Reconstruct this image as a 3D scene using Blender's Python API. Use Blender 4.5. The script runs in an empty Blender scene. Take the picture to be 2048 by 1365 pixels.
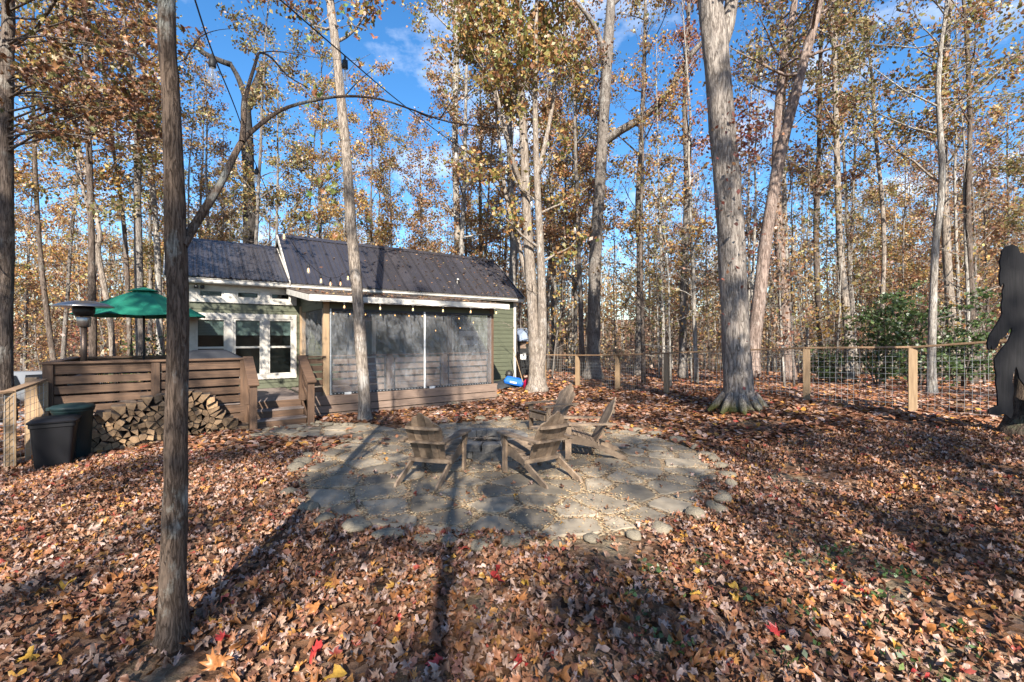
import bpy, math, random
import numpy as np
from mathutils import Vector, Matrix
R = math.radians
sc = bpy.context.scene
C = sc.collection
# ------------------------------------------------------------------ camera
CAM_H = 1.9; FPX = 910.0; HOR = 675.0
cam = bpy.data.cameras.new('camera'); cam.lens = 16.0; cam.sensor_width = 36.0
cam.clip_end = 2000; cam.clip_start = 0.05; cam.shift_y = -7.5/2048
co = bpy.data.objects.new('camera', cam); C.objects.link(co)
co.location = (0, 0, CAM_H); co.rotation_euler = (R(90), 0, 0)
sc.camera = co
# ------------------------------------------------------------------ light
SUN_EL = 34.0; SUN_AZ = -5.5            # heading of the sunlight, degrees from +Y
w = bpy.data.worlds.new('World'); sc.world = w; w.use_nodes = True
nt = w.node_tree; nt.nodes.clear()
sky = nt.nodes.new('ShaderNodeTexSky'); sky.sky_type = 'NISHITA'; sky.sun_disc = False
sky.sun_elevation = R(SUN_EL); sky.sun_rotation = R(180 + SUN_AZ)
sky.altitude = 300; sky.air_density = 1.0; sky.dust_density = 0.4; sky.ozone_density = 2.5
bg = nt.nodes.new('ShaderNodeBackground'); bg.inputs['Strength'].default_value = 0.098
wo = nt.nodes.new('ShaderNodeOutputWorld')
tc = nt.nodes.new('ShaderNodeTexCoord')
sep = nt.nodes.new('ShaderNodeSeparateXYZ'); nt.links.new(tc.outputs['Generated'], sep.inputs[0])
zz = nt.nodes.new('ShaderNodeMath'); zz.operation = 'ADD'; zz.inputs[1].default_value = 0.22
nt.links.new(sep.outputs['Z'], zz.inputs[0])
dv = nt.nodes.new('ShaderNodeVectorMath'); dv.operation = 'DIVIDE'
cz = nt.nodes.new('ShaderNodeCombineXYZ')
for i in range(3): nt.links.new(zz.outputs[0], cz.inputs[i])
nt.links.new(tc.outputs['Generated'], dv.inputs[0]); nt.links.new(cz.outputs[0], dv.inputs[1])
cn = nt.nodes.new('ShaderNodeTexNoise'); cn.inputs['Scale'].default_value = 2.3
cn.inputs['Detail'].default_value = 7; cn.inputs['Roughness'].default_value = 0.58
nt.links.new(dv.outputs[0], cn.inputs['Vector'])
cr = nt.nodes.new('ShaderNodeValToRGB')
cr.color_ramp.elements[0].position = 0.53; cr.color_ramp.elements[0].color = (0, 0, 0, 1)
cr.color_ramp.elements[1].position = 0.74; cr.color_ramp.elements[1].color = (0.85, 0.85, 0.85, 1)
nt.links.new(cn.outputs['Fac'], cr.inputs[0])
cm = nt.nodes.new('ShaderNodeMixRGB'); cm.inputs[2].default_value = (6.2, 6.4, 6.8, 1)
nt.links.new(cr.outputs[0], cm.inputs[0]); hs = nt.nodes.new('ShaderNodeHueSaturation'); hs.inputs['Saturation'].default_value = 1.28; nt.links.new(sky.outputs[0], hs.inputs['Color']); nt.links.new(hs.outputs[0], cm.inputs[1])
nt.links.new(cm.outputs[0], bg.inputs[0]); nt.links.new(bg.outputs[0], wo.inputs[0])
sl = bpy.data.lights.new('sun', 'SUN'); sl.energy = 5.0; sl.angle = R(0.53); sl.color = (1.0, 0.93, 0.82)
so = bpy.data.objects.new('sun', sl); C.objects.link(so)
sd = Vector((math.sin(R(SUN_AZ))*math.cos(R(SUN_EL)), math.cos(R(SUN_AZ))*math.cos(R(SUN_EL)), -math.sin(R(SUN_EL))))
so.rotation_euler = sd.to_track_quat('-Z', 'Y').to_euler(); so.location = (2, -20, 25)
sc.view_settings.view_transform = 'Standard'; sc.view_settings.look = 'None'
sc.view_settings.gamma = 1; sc.view_settings.exposure = 1.45
sc.cycles.use_denoising = True
sc.cycles.max_bounces = 6; sc.cycles.diffuse_bounces = 4; sc.cycles.glossy_bounces = 3
sc.cycles.transmission_bounces = 4; sc.cycles.transparent_max_bounces = 12
sc.cycles.caustics_reflective = False; sc.cycles.caustics_refractive = False

# ------------------------------------------------------------------ helpers
def P(u, v, y):                     # a photo pixel at depth y (metres in front of the camera)
    return Vector(((u-1024)/FPX*y, y, CAM_H-(v-HOR)/FPX*y))
def smooth(t):
    t = max(0.0, min(1.0, t)); return t*t*(3-2*t)
def ground(x, y):
    z = 0.40*smooth((x-3.0)/3.5)*(1-smooth((y-12)/8))*(0.35+0.65*smooth((y-2)/5))
    z -= 0.20*smooth((-5.6-x)/2.2) + 0.95*smooth((-9-x)/8)
    r = math.hypot(x, y)
    z -= 1.6*smooth((r-27)/16); z += 8.0*smooth((r-46)/75)
    k = smooth((r-3)/4) if y > 0 else 1
    d = math.hypot(x+0.05, y-7.3)
    z += 0.03*math.sin(1.3*x+0.4*y)*math.sin(0.9*y-0.5*x)*smooth((d-3.3)/2)*(1 if y > 0 else .5)
    return z
class MB:
    def __init__(s): s.v = []; s.f = []; s.m = []
    def add(s, vs, fs, mi=0):
        b = len(s.v); s.v += [tuple(q) for q in vs]
        for f in fs: s.f.append(tuple(b+i for i in f)); s.m.append(mi)
    def box(s, c, size, rot=None, ch=0.0, mi=0):
        hx, hy, hz = size[0]/2, size[1]/2, size[2]/2
        M = rot if rot is not None else Matrix.Identity(3); c = Vector(c)
        if ch <= 0:
            vs = [c+M@Vector((x, y, z)) for x in (-hx, hx) for y in (-hy, hy) for z in (-hz, hz)]
            s.add(vs, [(0,1,3,2),(4,6,7,5),(0,4,5,1),(2,3,7,6),(0,2,6,4),(1,5,7,3)], mi); return
        vs = []; idx = {}
        for sx in (-1, 1):
            for sy in (-1, 1):
                for sz in (-1, 1):
                    for a in range(3):
                        q = [sx*(hx-ch), sy*(hy-ch), sz*(hz-ch)]
                        q[a] = (sx*hx, sy*hy, sz*hz)[a]
                        idx[(sx, sy, sz, a)] = len(vs); vs.append(c+M@Vector(q))
        fs = []
        def k(a, sa, b, sb, cc, scc, ax):
            t = [0, 0, 0]; t[a] = sa; t[b] = sb; t[cc] = scc
            return idx[(t[0], t[1], t[2], ax)]
        for a in range(3):
            b, cc = (a+1) % 3, (a+2) % 3
            for sg in (-1, 1):
                q = [k(a, sg, b, i, cc, j, a) for i, j in ((-1,-1),(1,-1),(1,1),(-1,1))]
                fs.append(q if sg > 0 else q[::-1])
            for sb in (-1, 1):
                for s2 in (-1, 1):
                    q = [k(a, -1, b, sb, cc, s2, b), k(a, 1, b, sb, cc, s2, b), k(a, 1, b, sb, cc, s2, cc), k(a, -1, b, sb, cc, s2, cc)]
                    fs.append(q if sb*s2 > 0 else q[::-1])
        for sx in (-1, 1):
            for sy in (-1, 1):
                for sz in (-1, 1):
                    q = [idx[(sx, sy, sz, a)] for a in range(3)]
                    fs.append(q if sx*sy*sz > 0 else q[::-1])
        s.add(vs, fs, mi)
    def bar(s, p0, p1, wd, hg, up=(0, 0, 1), ch=0.0, mi=0):   # a beam from p0 to p1
        p0 = Vector(p0); p1 = Vector(p1); a = (p1-p0); L = a.length; a.normalize()
        up = Vector(up); sx = a.cross(up)
        if sx.length < 1e-4: sx = a.cross(Vector((1, 0, 0)))
        sx.normalize(); uz = sx.cross(a)
        M = Matrix((a, -sx, uz)).transposed()
        s.box((p0+p1)/2, (L, wd, hg), M, ch, mi)
    def tube(s, pts, rad, n=8, cap=True, mi=0, wob=None):
        pts = [Vector(p) for p in pts]; N = len(pts)
        t = (pts[1]-pts[0]).normalized()
        ref = Vector((0, 0, 1)) if abs(t.z) < .8 else Vector((1, 0, 0))
        x = t.cross(ref).normalized(); vs = []
        for i in range(N):
            t = (pts[min(i+1, N-1)]-pts[max(i-1, 0)]).normalized()
            x = (x-t*x.dot(t)).normalized(); y = t.cross(x)
            r = rad[i] if hasattr(rad, '__len__') else rad
            for k in range(n):
                a = 2*math.pi*k/n; rr = r*(1+(wob(i, k) if wob else 0))
                vs.append(pts[i]+x*(math.cos(a)*rr)+y*(math.sin(a)*rr))
        fs = [(i*n+k, i*n+(k+1) % n, (i+1)*n+(k+1) % n, (i+1)*n+k) for i in range(N-1) for k in range(n)]
        if cap: fs += [tuple(range(n))[::-1], tuple(range((N-1)*n, N*n))]
        s.add(vs, fs, mi)
    def lathe(s, c, prof, n=16, mi=0):
        vs = []; c = Vector(c)
        for r, z in prof:
            for k in range(n):
                a = 2*math.pi*k/n; vs.append(c+Vector((r*math.cos(a), r*math.sin(a), z)))
        N = len(prof)
        fs = [(i*n+k, i*n+(k+1) % n, (i+1)*n+(k+1) % n, (i+1)*n+k) for i in range(N-1) for k in range(n)]
        if prof[0][0] > 1e-4: fs.append(tuple(range(n))[::-1])
        if prof[-1][0] > 1e-4: fs.append(tuple(range((N-1)*n, N*n)))
        s.add(vs, fs, mi)
    def prism(s, poly, fn0, fn1, mi=0, side_mi=None):   # poly 2D, fn map (a,b)->3D for the two caps
        n = len(poly); vs = [fn0(a, b) for a, b in poly]+[fn1(a, b) for a, b in poly]
        s.add(vs, [tuple(range(n))[::-1], tuple(range(n, 2*n))], mi)
        b0 = len(s.v)-2*n
        for k in range(n):
            s.f.append((b0+k, b0+(k+1) % n, b0+n+(k+1) % n, b0+n+k)); s.m.append(mi if side_mi is None else side_mi)
    def mesh(s, name, mats, sm=False):
        me = bpy.data.meshes.new(name); me.from_pydata(s.v, [], s.f)
        for m in (mats if isinstance(mats, (list, tuple)) else [mats]): me.materials.append(m)
        if any(s.m): me.polygons.foreach_set('material_index', s.m)
        if sm: me.polygons.foreach_set('use_smooth', [True]*len(s.f))
        me.update(); return me
    def build(s, name, mats, parent=None, sm=False):
        return link(name, s.mesh(name, mats, sm), parent)
def link(name, me, parent=None, loc=None, rz=None):
    o = bpy.data.objects.new(name, me); C.objects.link(o)
    if parent is not None: o.parent = parent
    if loc is not None: o.location = loc
    if rz is not None: o.rotation_euler = (0, 0, rz)
    return o
def tag(o, label=None, cat=None, group=None, kind=None):
    if label: o['label'] = label
    if cat: o['category'] = cat
    if group: o['group'] = group
    if kind: o['kind'] = kind
    return o
def thing(name, label, cat, loc=(0, 0, 0), rz=0, group=None):
    return tag(link(name, None, None, loc, rz), label, cat, group)
def copy_tree(o, parent=None):
    c = o.copy(); C.objects.link(c); c.parent = parent
    for ch in KIDS.get(o.name, ()): copy_tree(ch, c)
    return c
KIDS = {}
def note_kids(o):
    KIDS[o.name] = list(o.children)
    for c in o.children: note_kids(c)
def npmesh(name, V, F, mat, col=None, sm=False):
    me = bpy.data.meshes.new(name); V = np.asarray(V, np.float32); F = np.asarray(F, np.int32)
    k = F.shape[1]; n = F.shape[0]
    me.vertices.add(len(V)); me.vertices.foreach_set('co', V.ravel())
    me.loops.add(n*k); me.loops.foreach_set('vertex_index', F.ravel())
    me.polygons.add(n); me.polygons.foreach_set('loop_start', np.arange(n, dtype=np.int32)*k)
    me.polygons.foreach_set('loop_total', np.full(n, k, np.int32))
    if sm: me.polygons.foreach_set('use_smooth', np.ones(n, bool))
    me.materials.append(mat)
    if col is not None:
        at = me.color_attributes.new('Col', 'FLOAT_COLOR', 'POINT')
        c4 = np.ones((len(V), 4), np.float32); c4[:, :3] = col; at.data.foreach_set('color', c4.ravel())
    me.update(); return me

# ------------------------------------------------------------------ materials
def newmat(name):
    m = bpy.data.materials.new(name); m.use_nodes = True; n = m.node_tree
    b = n.nodes['Principled BSDF']; return m, n, b
def N(n, typ, **kw):
    x = n.nodes.new(typ)
    for k, v in kw.items():
        if k in x.inputs: x.inputs[k].default_value = v
        else: setattr(x, k, v)
    return x
def ramp(n, src, stops):
    r = n.nodes.new('ShaderNodeValToRGB'); e = r.color_ramp.elements
    while len(e) < len(stops): e.new(0.5)
    for el, (p, c) in zip(e, stops): el.position = p; el.color = (*c, 1)
    n.links.new(src, r.inputs[0]); return r
def coords(n, scale=(1, 1, 1), objrand=True, kind='Object'):
    t = N(n, 'ShaderNodeTexCoord'); mp = N(n, 'ShaderNodeMapping'); mp.inputs['Scale'].default_value = scale
    n.links.new(t.outputs[kind], mp.inputs['Vector'])
    if objrand:
        oi = N(n, 'ShaderNodeObjectInfo'); mu = N(n, 'ShaderNodeMath', operation='MULTIPLY'); mu.inputs[1].default_value = 37.0
        n.links.new(oi.outputs['Random'], mu.inputs[0]); cx = N(n, 'ShaderNodeCombineXYZ')
        for i in range(3): n.links.new(mu.outputs[0], cx.inputs[i])
        n.links.new(cx.outputs[0], mp.inputs['Location'])
    return mp
def simple(name, c0, c1=None, rough=0.6, scale=6, stretch=(1, 1, 1), bump=0.2, detail=5, metallic=0, spec=0.4, objvar=0.0, lo=.3, hi=.7, dist=0.01):
    m, n, b = newmat(name); b.inputs['Roughness'].default_value = rough; b.inputs['Metallic'].default_value = metallic
    b.inputs['Specular IOR Level'].default_value = spec
    mp = coords(n, stretch); t = N(n, 'ShaderNodeTexNoise', Scale=scale, Detail=detail, Roughness=0.62)
    n.links.new(mp.outputs[0], t.inputs['Vector'])
    c1 = c1 or tuple(x*0.7 for x in c0)
    r = ramp(n, t.outputs['Fac'], [(lo, c1), (hi, c0)]); out = r.outputs[0]
    if objvar:
        oi = N(n, 'ShaderNodeObjectInfo'); h = N(n, 'ShaderNodeHueSaturation')
        mr = N(n, 'ShaderNodeMapRange'); mr.inputs['To Min'].default_value = 1-objvar; mr.inputs['To Max'].default_value = 1+objvar
        n.links.new(oi.outputs['Random'], mr.inputs[0]); n.links.new(mr.outputs[0], h.inputs['Value']); n.links.new(out, h.inputs['Color'])
        out = h.outputs[0]
    n.links.new(out, b.inputs['Base Color'])
    if bump:
        bp = N(n, 'ShaderNodeBump', Strength=bump, Distance=dist); n.links.new(t.outputs['Fac'], bp.inputs['Height']); n.links.new(bp.outputs[0], b.inputs['Normal'])
    return m
def wood(name, c0, c1, axis=0, rough=.7, objvar=.18):
    st = [9, 9, 9]; st[axis] = 0.7
    return simple(name, c0, c1, rough, 4, tuple(st), .35, 8, objvar=objvar, lo=.32, hi=.68, dist=.006)
def bark(name, c0, c1, c2, sc_=1.0, moss=False, net=.75):
    m, n, b = newmat(name); b.inputs['Roughness'].default_value = .9; b.inputs['Specular IOR Level'].default_value = .15
    mp = coords(n, (11*sc_, 11*sc_, 1.5*sc_)); t = N(n, 'ShaderNodeTexNoise', Scale=4.2, Detail=12, Roughness=.74)
    n.links.new(mp.outputs[0], t.inputs['Vector'])
    f1 = N(n, 'ShaderNodeTexNoise', Scale=1.5, Detail=5, Roughness=.6, Distortion=.6); n.links.new(mp.outputs[0], f1.inputs['Vector'])
    sb = N(n, 'ShaderNodeMath', operation='SUBTRACT'); sb.inputs[1].default_value = .5; n.links.new(f1.outputs['Fac'], sb.inputs[0]); ab = N(n, 'ShaderNodeMath', operation='ABSOLUTE'); n.links.new(sb.outputs[0], ab.inputs[0])
    mp2 = coords(n, (1.3, 1.3, 1.0)); big = N(n, 'ShaderNodeTexNoise', Scale=2.6, Detail=9, Roughness=.7); n.links.new(mp2.outputs[0], big.inputs['Vector'])
    r1 = ramp(n, t.outputs['Fac'], [(.36, c1), (.60, c0)])
    rb = ramp(n, big.outputs['Fac'], [(.54, (0, 0, 0)), (.64, (1, 1, 1))])
    m1 = N(n, 'ShaderNodeMixRGB'); m1.inputs[2].default_value = (*c2, 1); n.links.new(rb.outputs[0], m1.inputs[0]); n.links.new(r1.outputs[0], m1.inputs[1])
    rv = ramp(n, ab.outputs[0], [(0, (.34, .31, .29)), (.055, (1, 1, 1))])
    m2 = N(n, 'ShaderNodeMixRGB', blend_type='MULTIPLY'); m2.inputs[0].default_value = net
    n.links.new(m1.outputs[0], m2.inputs[1]); n.links.new(rv.outputs[0], m2.inputs[2]); out = m2.outputs[0]
    if moss:
        g = N(n, 'ShaderNodeTexCoord'); s = N(n, 'ShaderNodeSeparateXYZ'); n.links.new(g.outputs['Object'], s.inputs[0])
        ad = N(n, 'ShaderNodeMath', operation='MULTIPLY_ADD'); ad.inputs[1].default_value = .55; n.links.new(big.outputs['Fac'], ad.inputs[0]); n.links.new(s.outputs['Z'], ad.inputs[2])
        rm = ramp(n, ad.outputs[0], [(.30, (1, 1, 1)), (.52, (0, 0, 0))])
        m3 = N(n, 'ShaderNodeMixRGB'); m3.inputs[2].default_value = (.085, .085, .03, 1); n.links.new(rm.outputs[0], m3.inputs[0]); n.links.new(out, m3.inputs[1]); out = m3.outputs[0]
    n.links.new(out, b.inputs['Base Color'])
    ht = N(n, 'ShaderNodeMath', operation='ADD'); hm = N(n, 'ShaderNodeMath', operation='MULTIPLY'); hm.inputs[1].default_value = net; n.links.new(rv.outputs[0], hm.inputs[0]); n.links.new(t.outputs['Fac'], ht.inputs[0]); n.links.new(hm.outputs[0], ht.inputs[1])
    bp = N(n, 'ShaderNodeBump', Strength=.8, Distance=.025); n.links.new(ht.outputs[0], bp.inputs['Height']); n.links.new(bp.outputs[0], b.inputs['Normal'])
    return m
def leafmat(name, trans=.35, vary=.0):
    m = bpy.data.materials.new(name); m.use_nodes = True; n = m.node_tree; n.nodes.clear()
    o = N(n, 'ShaderNodeOutputMaterial'); a = N(n, 'ShaderNodeAttribute', attribute_name='Col'); out = a.outputs['Color']
    if vary:
        oi = N(n, 'ShaderNodeObjectInfo'); h = N(n, 'ShaderNodeHueSaturation')
        mr = N(n, 'ShaderNodeMapRange'); mr.inputs['To Min'].default_value = .5-vary; mr.inputs['To Max'].default_value = .5+vary
        n.links.new(oi.outputs['Random'], mr.inputs[0]); n.links.new(mr.outputs[0], h.inputs['Hue']); n.links.new(out, h.inputs['Color']); out = h.outputs[0]
    ge = N(n, 'ShaderNodeNewGeometry'); mo = N(n, 'ShaderNodeTexNoise', Scale=38.0, Detail=3.0); n.links.new(ge.outputs['Position'], mo.inputs['Vector'])
    mrr = ramp(n, mo.outputs['Fac'], [(.3, (.62, .58, .55)), (.68, (1.12, 1.1, 1.08))]); mm = N(n, 'ShaderNodeMixRGB', blend_type='MULTIPLY'); mm.inputs[0].default_value = 1.0
    n.links.new(out, mm.inputs[1]); n.links.new(mrr.outputs[0], mm.inputs[2]); out = mm.outputs[0]
    d = N(n, 'ShaderNodeBsdfDiffuse'); t = N(n, 'ShaderNodeBsdfTranslucent'); mx = N(n, 'ShaderNodeMixShader'); mx.inputs[0].default_value = trans
    n.links.new(out, d.inputs[0]); n.links.new(out, t.inputs[0]); n.links.new(d.outputs[0], mx.inputs[1]); n.links.new(t.outputs[0], mx.inputs[2])
    g = N(n, 'ShaderNodeBsdfGlossy', Roughness=.45); g.inputs[0].default_value = (.9, .9, .9, 1); m2 = N(n, 'ShaderNodeMixShader'); m2.inputs[0].default_value = .035
    n.links.new(mx.outputs[0], m2.inputs[1]); n.links.new(g.outputs[0], m2.inputs[2]); n.links.new(m2.outputs[0], o.inputs[0])
    return m
M = {}
M['leaf'] = leafmat('tree_leaf', .42, .012); M['litter'] = leafmat('fallen_leaf', .12)
M['bark_grey'] = bark('bark_grey', (.25, .22, .195), (.09, .076, .066), (.30, .285, .26))
M['bark_brown'] = bark('bark_brown', (.175, .135, .11), (.065, .05, .04), (.22, .20, .175))
M['bark_pale'] = bark('bark_pale', (.40, .365, .32), (.16, .138, .118), (.43, .42, .39))
M['bark_shade'] = bark('bark_shade', (.12, .088, .066), (.045, .034, .027), (.10, .095, .06))  # brown bark darkened: the shade on the figure's tree is put into its colour
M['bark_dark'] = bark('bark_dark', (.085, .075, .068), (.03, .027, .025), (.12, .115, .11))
M['bark_near'] = bark('bark_near', (.195, .14, .105), (.09, .065, .048), (.33, .325, .285), 2.0, False, .8)
M['bark_oak'] = bark('bark_oak', (.36, .315, .275), (.12, .10, .085), (.27, .23, .20), .8, True)
M['bark_pine'] = bark('bark_pine', (.31, .235, .195), (.13, .092, .077), (.33, .27, .235), .8)
M['bark_thin'] = bark('bark_thin', (.37, .31, .255), (.14, .115, .095), (.38, .345, .31), 1.2)
M['deck'] = wood('stained_wood', (.135, .077, .045), (.07, .041, .026), 0)
M['deck_v'] = wood('stained_post_wood', (.135, .077, .045), (.07, .041, .026), 2)
M['skirt'] = wood('skirt_wood', (.235, .165, .125), (.155, .107, .08), 0, objvar=.12)
M['floor'] = wood('floor_wood', (.24, .19, .165), (.13, .10, .09), 0)
M['post'] = wood('treated_post', (.37, .255, .15), (.23, .15, .085), 2)
M['rail'] = wood('treated_rail', (.30, .19, .11), (.17, .105, .06), 0)
M['chair'] = simple('weathered_chair_wood', (.285, .205, .138), (.115, .078, .053), .8, 5, (2.2, 2.2, 2.2), .3, 9, objvar=.3, lo=.3, hi=.72)
M['siding'] = simple('green_siding', (.095, .102, .064), (.068, .073, .047), .6, 3, (1, 6, 6), .1, 5, objvar=.06)
M['trim'] = simple('white_trim', (.56, .525, .47), (.42, .39, .345), .55, 5, (1, 1, 1), .05)
M['roof'] = simple('brown_metal_roof', (.040, .036, .039), (.028, .026, .029), .2, 2.5, (1, 1, 1), .02, 6, spec=1.0, objvar=.12)
M['shingle'] = simple('weathered_shingle', (.12, .09, .075), (.05, .04, .035), .9, 18, (1, 1, 1), .6, 6, objvar=.25)
M['stone'] = simple('flagstone', (.31, .255, .185), (.125, .103, .075), .85, 2.6, (1, 1, 1), .5, 10, objvar=.34, dist=.02)
M['river'] = simple('border_rock', (.25, .21, .15), (.12, .10, .072), .9, 6, (1, 1, 1), .5, 8, objvar=.2, dist=.02)
M['block'] = simple('grey_block', (.20, .183, .16), (.115, .105, .094), .95, 30, (1, 1, 1), .6, 6, objvar=.2)
M['ash'] = simple('ash', (.09, .075, .065), (.03, .026, .024), .95, 20, bump=.8)
M['stick'] = simple('charred_stick', (.22, .17, .13), (.06, .05, .04), .9, 12)
M['logend'] = simple('split_wood_face', (.36, .235, .13), (.155, .095, .053), .85, 14, (1, 1, 1), .6, 8, objvar=.42)
M['logside'] = simple('log_bark', (.20, .14, .095), (.075, .055, .04), .95, 10, bump=.6, objvar=.3)
M['blackpl'] = simple('black_plastic', (.009, .009, .011), (.006, .006, .007), .5, 4, bump=.03, spec=.25)
M['greenpl'] = simple('dark_green_plastic', (.012, .026, .027), (.009, .020, .021), .5, 4, bump=.03, spec=.25)
M['canvas'] = simple('green_canvas', (.005, .15, .095), (.004, .115, .072), .8, 5, bump=.1)
M['steel'] = simple('steel', (.42, .40, .38), (.3, .28, .26), .32, 6, metallic=.9, bump=.02)
M['bronze'] = simple('bronze_metal', (.12, .085, .065), (.08, .055, .042), .45, 8, metallic=.5, bump=.02)
M['blackm'] = simple('black_metal', (.02, .02, .02), (.012, .012, .012), .5, 8)
M['cover'] = simple('black_fabric', (.02, .022, .028), (.012, .013, .017), .55, 5, bump=.3)
M['tarp'] = simple('dark_tarp', (.028, .03, .033), (.014, .015, .017), .5, 6, bump=.4)
M['blue'] = simple('blue_plastic', (.012, .13, .50), (.01, .10, .40), .4, 5, bump=.02)
M['red'] = simple('red_plastic', (.55, .012, .06), (.42, .01, .045), .4, 5, bump=.02)
M['white'] = simple('white_plastic', (.75, .75, .74), (.62, .62, .6), .5, 5, bump=.02)
M['wire'] = simple('galvanised_wire', (.50, .52, .53), (.36, .38, .39), .4, 8, metallic=.6, bump=0)
M['ply'] = wood('charred_plywood', (.014, .013, .0145), (.004, .004, .0045), 2, .95, 0)
M['gravel'] = simple('grey_gravel', (.40, .39, .385), (.20, .195, .19), .95, 30, bump=.6)
M['cable'] = simple('black_cable', (.015, .015, .015), None, .6, 4, bump=0)
M['carp'] = simple('silver_car_paint', (.22, .235, .25), (.20, .21, .23), .25, 3, bump=0, spec=.6)
M['inner'] = simple('interior_wall', (.20, .17, .13), (.13, .11, .085), .8, 2, bump=0)
M['blind'] = simple('pale_blind', (.62, .70, .70), (.52, .60, .60), .8, 4, bump=.05)
M['bluemetal'] = simple('blue_metal_roofing', (.30, .36, .46), (.22, .27, .36), .4, 5, bump=.02)
M['carglass'] = simple('dark_car_glass', (.012, .014, .016), (.01, .012, .014), .08, 3, bump=0, spec=.7)
M['weed'] = leafmat('weed_leaf', .3)
def glassmat():
    m, n, b = newmat('window_glass'); b.inputs['Base Color'].default_value = (.02, .024, .024, 1); b.inputs['Roughness'].default_value = .04
    b.inputs['Specular IOR Level'].default_value = .9
    o = n.nodes['Material Output']; t = N(n, 'ShaderNodeBsdfTransparent'); t.inputs[0].default_value = (.75, .8, .78, 1)
    mx = N(n, 'ShaderNodeMixShader'); mx.inputs[0].default_value = .22
    n.links.new(t.outputs[0], mx.inputs[1]); n.links.new(b.outputs[0], mx.inputs[2]); n.links.new(mx.outputs[0], o.inputs[0]); return m
M['glass'] = glassmat()
def vinyl():
    m, n, b = newmat('clear_vinyl'); b.inputs['Base Color'].default_value = (.30, .305, .315, 1); b.inputs['Roughness'].default_value = .22
    b.inputs['Specular IOR Level'].default_value = .8
    o = n.nodes['Material Output']; t = N(n, 'ShaderNodeBsdfTransparent'); t.inputs[0].default_value = (.93, .94, .95, 1)
    mp = coords(n, (1.1, 1, .7), False); no = N(n, 'ShaderNodeTexNoise', Scale=1.8, Detail=6, Distortion=1.6); n.links.new(mp.outputs[0], no.inputs['Vector'])
    wv = N(n, 'ShaderNodeTexWave', Scale=2.0, Distortion=7.0, Detail=3); wv.bands_direction = 'DIAGONAL'; n.links.new(mp.outputs[0], wv.inputs['Vector'])
    st = N(n, 'ShaderNodeTexNoise', Scale=5.0, Detail=7, Distortion=2.2, Roughness=.6); mp3 = coords(n, (2.2, 1, .42), False); mp3.inputs['Rotation'].default_value = (0, .5, 0); n.links.new(mp3.outputs[0], st.inputs['Vector'])
    am = N(n, 'ShaderNodeMath', operation='MULTIPLY'); n.links.new(no.outputs['Fac'], am.inputs[0]); n.links.new(st.outputs['Fac'], am.inputs[1])
    r = ramp(n, am.outputs[0], [(.12, (.14, .14, .14)), (.42, (.44, .44, .44))])
    mx = N(n, 'ShaderNodeMixShader'); n.links.new(r.outputs[0], mx.inputs[0]); n.links.new(t.outputs[0], mx.inputs[1]); n.links.new(b.outputs[0], mx.inputs[2]); n.links.new(mx.outputs[0], o.inputs[0])
    ad = N(n, 'ShaderNodeMath', operation='MULTIPLY_ADD'); ad.inputs[1].default_value = .5; n.links.new(wv.outputs['Fac'], ad.inputs[0]); n.links.new(no.outputs['Fac'], ad.inputs[2])
    bp = N(n, 'ShaderNodeBump', Strength=.9, Distance=.08); n.links.new(ad.outputs[0], bp.inputs['Height']); n.links.new(bp.outputs[0], b.inputs['Normal']); return m
M['vinyl'] = vinyl()
def emis(name, c, s):
    m, n, b = newmat(name); b.inputs['Base Color'].default_value = (*c, 1); b.inputs['Emission Color'].default_value = (*c, 1); b.inputs['Emission Strength'].default_value = s; return m
M['glow'] = emis('warm_filament', (1.0, .45, .12), 2.2)
def bulbglass():
    m, n, b = newmat('bulb_glass'); b.inputs['Base Color'].default_value = (.8, .78, .74, 1); b.inputs['Roughness'].default_value = .05
    o = n.nodes['Material Output']; t = N(n, 'ShaderNodeBsdfTransparent'); mx = N(n, 'ShaderNodeMixShader'); mx.inputs[0].default_value = .13
    n.links.new(t.outputs[0], mx.inputs[1]); n.links.new(b.outputs[0], mx.inputs[2]); n.links.new(mx.outputs[0], o.inputs[0]); return m
M['bulb'] = bulbglass()
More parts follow.
